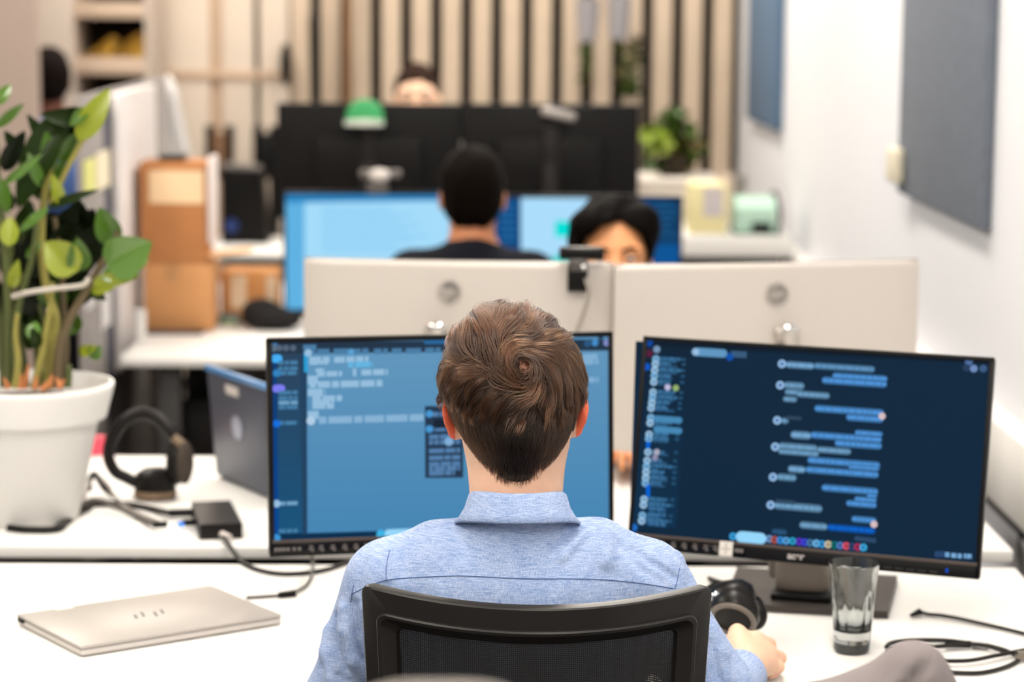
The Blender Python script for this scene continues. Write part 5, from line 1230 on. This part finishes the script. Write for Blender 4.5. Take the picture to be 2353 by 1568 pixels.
part('cushion', mat('pad_tan', (112, 92, 72), .7), c3, lambda b: b.lathe([(.036, .001), (.0435, .006), (.041, .016), (.034, .018)], hb_(357, 1133)*np.array([1, 1, 0])+np.array([0, -.003, .7405]), 36, 0, None, (.95, .8, 1)))
c = at_z(228, 1048, .74)
t = thing('pink_wedge', 'small pink wedge just behind the white plant pot', 'stationery', xf(c))
part('wedge', mat('pink', (218, 70, 92), .5), t, lambda b: b.prism([(c[0]-.02, c[1]), (c[0]+.008, c[1]), (c[0]+.008, c[1]+.03), (c[0]-.02, c[1]+.03)], .741, .778))

# ---------------------------------------------------------------- cardboard and clutter on the box desk
M_card = mat('cardboard', (172, 114, 66), .8, noise=.06, nscale=12); M_card2 = mat('cardboard_light', (192, 138, 88), .8, noise=.05, nscale=12)
Yc = 6.80
def carton(lab, p0, p1, depth, Y, group=None, zfloor=None):
    a, b2 = at_y(p0[0], p0[1], Y), at_y(p1[0], p1[1], Y); z0 = zfloor if zfloor is not None else b2[2]
    t = thing('cardboard_box', lab, 'box', xf(((a[0]+b2[0])/2, Y, z0)), group)
    return t, (a[0], b2[0], Y, Y+depth, z0, a[2])
t, q1 = carton('lower cardboard box of the stack on the box desk', (330, 606), (490, 735), .17, Yc, 'stacked cardboard boxes', .745)
part('carton', M_card2, t, lambda b: b.lohi((q1[0], q1[2], q1[4]), (q1[1], q1[3], q1[5]), .004))
part('tape', mat('tape_tan', (176, 128, 82), .4), t, lambda b: b.lohi((q1[0]+.06, q1[2]-.0008, q1[5]-.05), (q1[0]+.10, q1[2]+.0005, q1[5]-.001), 0))
t, q = carton('upper cardboard box with a pale label, on top of the stack', (320, 372), (476, 606), .16, Yc, 'stacked cardboard boxes', q1[5])
part('carton', M_card, t, lambda b: b.lohi((q[0], q[2], q[4]), (q[1], q[3], q[5]), .004))
la, lb = at_y(342, 392, Yc), at_y(468, 468, Yc)
part('label', mat('label_cream', (240, 208, 166), .6), t, lambda b: b.lohi((la[0], Yc-.0015, lb[2]), (lb[0], Yc+.0005, la[2]), 0))
fa, fb = at_y(478, 592, Yc), at_y(575, 580, Yc)
part('flap', mat('flap_tan', (226, 174, 118), .8), t, lambda b: b.box(((q[1]+fb[0])/2, Yc+.05, (fa[2]+fb[2])/2+.004), (fb[0]-q[1], .10, .006), rot3(0, 0, math.radians(-6)), 0))
t = thing('paper_sheet', 'white paper standing at the right side of the upper cardboard box', 'paper', xf((q[1]+.006, Yc+.05, q[4])))
part('sheet', mat('paper_white', (226, 214, 208), .7), t, lambda b: b.box((q[1]+.012, Yc+.06, (at_y(490, 362, Yc)[2]+at_y(490, 560, Yc)[2])/2), (.016, .13, at_y(490, 362, Yc)[2]-at_y(490, 560, Yc)[2]), None, .002))
t = thing('black_tray', 'black tray lying on the upper cardboard box', 'tray', xf((q[0]+.1, Yc+.08, q[5])))
part('tray', M_black, t, lambda b: b.lohi((at_y(362, 360, Yc)[0], Yc+.02, q[5]), (at_y(420, 360, Yc)[0], Yc+.12, q[5]+.018), .004))
t = thing('dark_slab', 'dark slab under the front of the cardboard stack', 'folder', xf((q1[0]+.08, Yc-.03, .74)))
part('slab_body', mat('slab_dark', (66, 66, 74), .6), t, lambda b: b.lohi((at_z(345, 752, .745)[0], Yc-.05, .7402), (at_z(475, 752, .745)[0], Yc+.15, .745), 0))  # thin dark slab on the desktop under the cartons
t = thing('white_cup', 'white cup at the left of the cardboard stack on the box desk', 'cup', xf(at_z(322, 775, .74)))
c = at_z(322, 786, .741); hh = at_y(322, 712, c[1])[2]-.741
part('cup', M_whitep, t, lambda b: b.lathe([(.014, 0), (.0165, 0), (.0175, hh), (.0155, hh), (.014, .006), (.001, .006)], c, 24))
t, q2 = carton('open cardboard box with pale patches, left of the light-blue screen', (506, 622), (640, 706), .14, 6.955, None, .745)
part('carton', mat('carton_amber', (186, 128, 74), .8, noise=.3, nscale=7), t, lambda b: b.lohi((q2[0], q2[2], q2[4]), (q2[1], q2[3], q2[5]), .01))
part('label', mat('label_tan', (214, 190, 160), .6), t, lambda b: b.lohi((q2[0]+.03, q2[2]-.001, q2[4]+.045), (q2[0]+.075, q2[2]+.001, q2[5]-.012), 0))
part('label', mat('label_tan', (214, 190, 160), .6), t, lambda b: b.lohi((q2[1]-.035, q2[2]-.001, q2[4]+.04), (q2[1]-.008, q2[2]+.001, q2[5]-.015), 0))
c = at_z(600, 748, .741)
t = thing('black_bag', 'soft black bag lying in front of the open cardboard box', 'bag', xf(c))
ba = at_y(556, 690, 6.86); bb_ = at_y(694, 750, 6.86)
sdf_obj('bag', [elp(((ba[0]+bb_[0])/2, 6.87, .772), ((bb_[0]-ba[0])/2, .05, .034), k=.02), elp((ba[0]+.05, 6.88, .795), (.05, .04, .035), k=.03)], .008, mat('bag_black', (24, 22, 22), .7), t)
c = at_z(525, 748, .741)
t = thing('small_carton', 'small teal and yellow box in front of the open cardboard box', 'small box', xf(c))
part('carton', mat('teal', (70, 104, 110), .5), t, lambda b: b.lohi((c[0]-.03, c[1], .741), (c[0]+.03, c[1]+.05, .772), .003))
part('label', mat('lime_label', (150, 160, 110), .5), t, lambda b: b.lohi((c[0]-.018, c[1]-.001, .744), (c[0]+.022, c[1]+.001, .757), 0))

# far-left desk with a black computer
xa_, xb_ = at_z(478, 570, .74)[0], -.56
d = desk('white desk at the far left carrying the black computer, before the cream panels', xa_-.02, xb_, 8.95, 9.58)
a, b2 = at_y(507, 388, 9.3), at_y(614, 535, 9.3)
t = thing('black_computer', 'black computer case with a round blue badge, right of the cardboard stack', 'computer', xf((a[0]+.08, 9.3, .74)))
part('case', mat('case_black', (10, 9, 9), .5), t, lambda b: b.prism([(a[0], .741), (b2[0], .741), (at_y(600, 400, 9.3)[0], at_y(600, 392, 9.3)[2]), (a[0], a[2])], -9.48, -9.3, Matrix(((1, 0, 0, 0), (0, 0, -1, 0), (0, 1, 0, 0), (0, 0, 0, 1)))))
part('badge', mat('badge_blue', (10, 44, 104), .4), t, lambda b: b.lathe([(.001, 0), (.026, 0), (.026, .004), (.001, .004)], at_y(532, 519, 9.297), 28, 0, rot3(0, math.pi/2)))
part('top_edge', mat('case_grey', (96, 92, 90), .5), t, lambda b: b.box(at_y(555, 384, 9.35), (.15, .1, .02), rot3(0, 0, math.radians(4)), .003))
# dark chairs before the cream panels
def farchair(px0, px1, lab, brown, Y=9.9):
    a0, a1 = at_y(px0, 290, Y), at_y(px1, 290, Y); zt = a0[2]
    t = thing('wooden_chair', lab, 'chair', xf(((a0[0]+a1[0])/2, Y, 0)), 'dark chairs before the cream panels')
    for x in (a0[0], a1[0]):
        part('leg', M_black, t, lambda b: b.tube([(x, Y, 0), (x, Y, .5), (x, Y+.05, zt)], .021, 8)); part('leg', M_black, t, lambda b: b.tube([(x, Y-.38, 0), (x, Y-.38, .46)], .0135, 8))
    part('backrest', mat('chair_brown', (104, 72, 44), .6) if brown else M_black, t, lambda b: b.lohi((a0[0]+.01, Y+.01, zt-.22), (a1[0]-.01, Y+.03, zt-.03), .005))
    part('seat', mat('chair_brown', (120, 84, 52), .6), t, lambda b: b.lohi((a0[0]-.01, Y-.40, .45), (a1[0]+.01, Y+.02, .48), .008))
farchair(480, 524, 'dark chair with a brown back before the cream panels', True)
farchair(590, 628, 'dark chair right of the brown-backed one, partly behind a black monitor', False, 10.05)
# black round lamp and dark posts before the slats
c = at_y(657, 148, 10.3)
t = thing('wall_lamp', 'black rounded lamp at the left end of the slats', 'lamp', xf(c))
part('shade', M_black, t, lambda b: b.ell(c, (.026, .03, .09)))
part('arm', M_black, t, lambda b: b.tube([c, c+np.array([0, .15, 0])], .008))
c = at_y(724, 120, 10.2)
t = thing('floor_lamp', 'black floor lamp standing before the first slats', 'lamp', xf((c[0], c[1], 0)))
part('pole', M_black, t, lambda b: b.tube([(c[0], c[1], .02), (c[0], c[1], at_y(724, 30, 10.2)[2])], .012, 10))
part('shade', M_black, t, lambda b: b.lathe([(.020, -.32), (.024, -.1), (.026, .06), (.014, .16), (.001, .18)], (c[0], c[1], at_y(724, 90, 10.2)[2]), 20))
part('base', M_black, t, lambda b: b.lathe([(.12, 0), (.12, .015), (.015, .025), (.001, .025)], (c[0], c[1], 0), 28))
c = at_y(798, 60, 10.3)
t = thing('wooden_post', 'brown wooden post in the gap between two slats', 'post', xf((c[0], c[1], 0)))
part('post', mat('post_brown', (112, 74, 34), .6, noise=.1, nscale=8), t, lambda b: b.lohi((c[0]-.014, c[1]-.02, 0), (c[0]+.014, c[1]+.02, CEIL-.01), .003))
# ---------------------------------------------------------------- tall plant in the white pot
PY = 4.33
pc = at_z(48, 1216, .74); pc = np.array([pc[0], pc[1]+.085, .7405])
zr = at_y(45, 915, pc[1]-.155)[2]-.7405
rt_ = (at_y(262, 880, pc[1])[0]-pc[0])
t = thing('potted_plant', 'tall glossy green plant in a white pot at the left end of the far desk', 'plant', xf(tuple(pc)))
zl = zr-.060
pot = part('pot', mat('pot_white', (250, 248, 244), .45), t, lambda b: b.lathe([(.001, 0), (.083, 0), (.088, .004), (rt_*.80, zl-.012), (rt_*.835, zl-.003), (rt_*.90, zl), (rt_*.915, zl+.008), (rt_*.985, zr-.008), (rt_*.995, zr-.001), (rt_*.985, zr+.003), (rt_*.95, zr+.004), (rt_*.93, zr-.002), (rt_*.84, zr-.055), (.001, zr-.055)], tuple(pc), 72), ang=50)
part('soil', mat('soil_brown', (66, 48, 36), .95, noise=.4, nscale=60), t, lambda b: b.lathe([(rt_*.86, zr-.05), (rt_*.6, zr-.028), (.001, zr-.022)], tuple(pc), 48))
def pp(px, py, dy=0.0): return at_y(px, py, pc[1]+dy)
M_st1, M_st2, M_st3 = mat('stem_green', (78, 86, 40), .5), mat('stem_yellow', (142, 134, 64), .5), mat('stem_brown', (92, 78, 52), .55)
STEM = [([(22, 890), (20, 770), (16, 640), (8, 540), (-4, 440), (-10, 330)], .011, 0, -.03), ([(108, 895), (116, 800), (128, 735), (104, 650), (95, 560), (100, 470), (112, 400), (132, 330)], .0105, 1, -.02), ([(128, 890), (140, 790), (165, 725), (200, 665), (235, 605), (262, 560), (272, 525)], .0105, 2, -.06),
        ([(118, 470), (148, 400), (190, 322), (232, 262), (244, 235)], .007, 1, -.03), ([(60, 890), (48, 790), (30, 690), (22, 620), (30, 540)], .009, 0, .02), ([(92, 890), (84, 790), (62, 700), (56, 590), (58, 470), (72, 380), (112, 280)], .0095, 0, .05),
        ([(140, 890), (150, 800), (145, 700), (140, 600), (125, 500)], .0095, 2, .04), ([(45, 890), (36, 800), (44, 700), (72, 600), (85, 520)], .009, 0, -.05), ([(78, 895), (95, 820), (110, 740), (116, 700), (122, 650)], .0085, 1, -.07), ([(10, 890), (2, 760), (-20, 620)], .010, 0, 0), ([(35, 892), (42, 830), (36, 770), (40, 720)], .008, 1, -.09), ([(155, 890), (158, 850), (156, 838)], .009, 0, -.05), ([(122, 892), (128, 850), (112, 780), (90, 700)], .008, 0, .0)]
def stems(i0):
    def f(b):
        for pts, r, m, dy in STEM:
            P_ = [pp(x, y, dy) for x, y in pts]; s_ = spline(P_, 6); b.tube(s_, np.linspace(r*.86, r*.5, len(s_)), 10, m)
    return f
part('stems', [M_st1, M_st2, M_st3], t, stems(0))
part('sheaths', mat('sheath_rust', (190, 120, 72), .7), t, lambda b: [b.tube([pp(*a, dy), pp(*c, dy)], [.006, .002], 8) for a, c, dy in (((96, 896), (122, 868), -.10), ((112, 890), (120, 862), -.10), ((135, 893), (148, 872), -.10), ((55, 893), (66, 838), -.08), ((20, 893), (8, 868), -.08), ((138, 890), (130, 868), -.11), ((45, 893), (50, 860), -.09), ((80, 893), (84, 866), -.09))])
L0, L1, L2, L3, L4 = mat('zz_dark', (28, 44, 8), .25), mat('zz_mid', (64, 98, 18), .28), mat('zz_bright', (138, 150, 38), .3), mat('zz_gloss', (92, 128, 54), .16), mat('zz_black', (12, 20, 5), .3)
def leaf(b, p0, p1, wpx, m, dy=0.0, dy2=None, curl=.25, face=0.0):
    A = pp(*p0, dy); Bv = pp(*p1, dy if dy2 is None else dy2); ax = Bv-A; l = np.linalg.norm(ax); ax = ax/l; wd = wpx*pc[1]/FPX*.5
    vn = CAM-A; vn = vn-ax*(vn@ax); vn /= np.linalg.norm(vn); sd = np.cross(ax, vn); sd, vn = sd*math.cos(face)+vn*math.sin(face), vn*math.cos(face)-sd*math.sin(face)
    n, k = 12, 6; top_, bot_ = [], []
    for i in range(n+1):
        f = i/n; ww = wd*(math.sin(math.pi*min(1, f*.98+.02)**.80))**.75; r1, r2 = [], []
        if i == n: ww = 1e-4
        if i == 0: ww = .0015
        for j in range(k+1):
            u_ = j/k*2-1; p = A+ax*l*f+sd*ww*u_+vn*(curl*ww*(abs(u_)**1.3)-.06*l*math.sin(math.pi*f)*0+.05*l*math.sin(math.pi*f))
            r1.append(p+vn*.0007); r2.append(p-vn*.0007)
        top_.append(r1); bot_.append(r2)
    b.grid(top_, m, True); b.grid(bot_, m)
LEAF = [((180, 322), (252, 203), 56, 2, -.04), ((205, 268), (92, 262), 44, 0, -.03), ((205, 262), (110, 282), 40, 4, -.02), ((136, 262), (40, 480), 78, 0, -.02), ((120, 290), (70, 420), 60, 4, .02), ((-8, 292), (56, 238), 24, 1, -.05), ((-12, 240), (25, 194), 30, 3, -.05), ((8, 392), (58, 300), 44, 4, -.02), ((12, 420), (98, 352), 22, 3, -.06),
        ((104, 340), (62, 262), 30, 0, -.01), ((138, 372), (192, 296), 44, 1, -.01), ((118, 345), (190, 285), 30, 0, .0), ((112, 476), (228, 436), 22, 0, -.05), ((262, 560), (228, 476), 60, 1, -.05), ((248, 612), (350, 556), 100, 3, -.10), ((235, 640), (342, 596), 50, 3, -.08), ((215, 650), (322, 632), 34, 2, -.07), ((180, 622), (104, 556), 84, 2, -.08), ((182, 622), (178, 546), 56, 1, -.07), ((190, 600), (246, 512), 82, 4, -.02),
        ((20, 566), (24, 498), 44, 2, -.08), ((28, 660), (42, 596), 30, 2, -.08), ((110, 478), (40, 536), 22, 3, -.05), ((60, 592), (96, 556), 22, 1, -.05), ((206, 822), (232, 796), 34, 1, -.06), ((185, 812), (222, 796), 26, 2, -.05), ((0, 410), (18, 492), 36, 1, -.07), ((205, 672), (244, 690), 30, 0, -.04), ((210, 668), (262, 662), 24, 2, -.06),
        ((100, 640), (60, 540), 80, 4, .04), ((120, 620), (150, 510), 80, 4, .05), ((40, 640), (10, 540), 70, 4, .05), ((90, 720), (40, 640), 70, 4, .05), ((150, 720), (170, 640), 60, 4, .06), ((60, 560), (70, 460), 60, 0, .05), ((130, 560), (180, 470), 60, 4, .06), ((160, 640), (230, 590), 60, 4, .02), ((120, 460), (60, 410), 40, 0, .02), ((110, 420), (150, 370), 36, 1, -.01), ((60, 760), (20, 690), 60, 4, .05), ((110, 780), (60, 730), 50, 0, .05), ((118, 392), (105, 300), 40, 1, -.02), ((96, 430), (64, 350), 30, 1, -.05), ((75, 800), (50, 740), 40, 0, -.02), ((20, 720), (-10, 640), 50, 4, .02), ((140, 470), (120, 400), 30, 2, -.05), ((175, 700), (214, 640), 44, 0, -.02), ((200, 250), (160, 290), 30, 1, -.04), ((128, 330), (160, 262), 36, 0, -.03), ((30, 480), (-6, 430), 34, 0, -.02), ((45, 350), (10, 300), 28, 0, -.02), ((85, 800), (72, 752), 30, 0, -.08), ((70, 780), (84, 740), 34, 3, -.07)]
_r = random.Random(5)
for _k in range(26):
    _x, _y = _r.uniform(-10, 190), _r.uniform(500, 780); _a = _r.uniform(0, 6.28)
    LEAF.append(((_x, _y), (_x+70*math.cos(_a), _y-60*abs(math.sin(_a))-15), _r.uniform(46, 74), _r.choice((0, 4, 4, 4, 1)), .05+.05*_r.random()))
def leaves(b):
    for k, (a, c, w_, m, dy) in enumerate(LEAF):
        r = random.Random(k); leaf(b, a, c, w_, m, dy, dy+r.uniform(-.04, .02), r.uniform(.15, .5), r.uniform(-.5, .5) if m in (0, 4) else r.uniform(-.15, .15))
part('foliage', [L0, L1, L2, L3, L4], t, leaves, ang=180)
t2 = thing('plant_tie', 'pale tie strip holding the tall plant stems together', 'tie', xf(pp(110, 670, -.12)))
part('strip', mat('tie_pale', (196, 188, 176), .5), t2, lambda b: b.tube(spline([pp(30, 682, -.075), pp(62, 673, -.09), pp(120, 664, -.09), pp(188, 656, -.08), pp(204, 640, -.07)], 5), .0052, 6))

# ---------------------------------------------------------------- foreground chairs, out of focus
def fgchair(lab, top, c, rz, m, w=.44):
    M = xf((c[0], c[1], 0), rz); t = thing('swivel_chair', lab, 'chair', M, 'grey chairs in the foreground')
    def back(b):
        g = []
        for i in range(13):
            v = i/12; row = []
            for j in range(17):
                u_ = j/16*2-1; z = top-.02*abs(u_)**3*1.6-.52*v; row.append((u_*w/2*(1-.04*(1-v)), -.0+.05*u_*u_+.02*v, z))
            g.append(row)
        b.grid(g, flip=False)
    o = part('backrest', m, t, back, world=False, ang=180); md = o.modifiers.new('thick', 'SOLIDIFY'); md.thickness = .05; md.offset = 0
    mb = o.modifiers.new('round', 'BEVEL'); mb.width = .02; mb.segments = 3; mb.limit_method = 'ANGLE'
    part('seat', m, t, lambda b: b.box((0, .26, .46), (w+.02, .44, .08), None, .03, seg=4), world=False)
    part('support', M_black, t, lambda b: b.tube(spline([(0, .2, .42), (0, .02, .42), (0, -.02, .5), (0, .01, .70)], 6), .022), world=False)
    part('gas_column', M_chr, t, lambda b: b.tube([(0, .26, .1), (0, .26, .43)], .026, 14), world=False)
    part('base', M_black, t, lambda b: star(b, (0, .26), .27), world=False)
    return t
M_gch = mat('chair_lightgrey', (98, 92, 87), .8, bump=.1, bscale=400)
ct = at_y(1000, 1630, 1.62)
fgchair('light grey chair top blurred at the bottom centre, closest to the viewer', ct[2]+.012, (at_y(1010, 1553, 1.62)[0], 1.64), 0, M_gch, .165)
# grey jacket hung over another chair at the lower right
gy = 2.42
def gp(px, py, dy=0.0): return at_y(px, py, gy+dy)
tc_ = gp(2040, 1500)
fgchair('chair under the grey jacket, lower right in the foreground', tc_[2]-.10, (tc_[0]-.06, gy+.03), math.radians(-80), M_gch, .26)
jk = [cap(gp(2098, 1553), gp(1860, 1690), .030, .046, .02), cap(gp(2098, 1553), gp(2140, 1640), .030, .030, .02), cap(gp(2060, 1600, .03), gp(1980, 1700, .05), .035, .05, .02), cap(gp(2100, 1570), gp(2060, 1760), .03, .05, .02), cap(gp(2135, 1650), gp(2110, 1850), .034, .05, .03), cap(gp(1860, 1700), gp(1850, 1880), .05, .06, .03), cap(gp(2000, 1700), gp(2000, 1950), .055, .065, .03),
      cap(gp(2104, 1520, -.022), gp(2010, 1620, -.042), .003, .005, .010), cap(gp(2140, 1550, -.024), gp(2100, 1640, -.034), .003, .005, .010), cap(gp(2122, 1530, -.026), gp(2066, 1625, -.042), .004, .004, .010, True)]
t = thing('grey_jacket', 'grey fabric jacket heaped over a chair in the lower right corner', 'jacket', xf((tc_[0], gy, tc_[2]-.3)))
sdf_obj('jacket_cloth', jk, .006, mat('jacket_grey', (124, 116, 116), .9, bump=.2, bscale=500), t, wob(.0015, 30, 9))
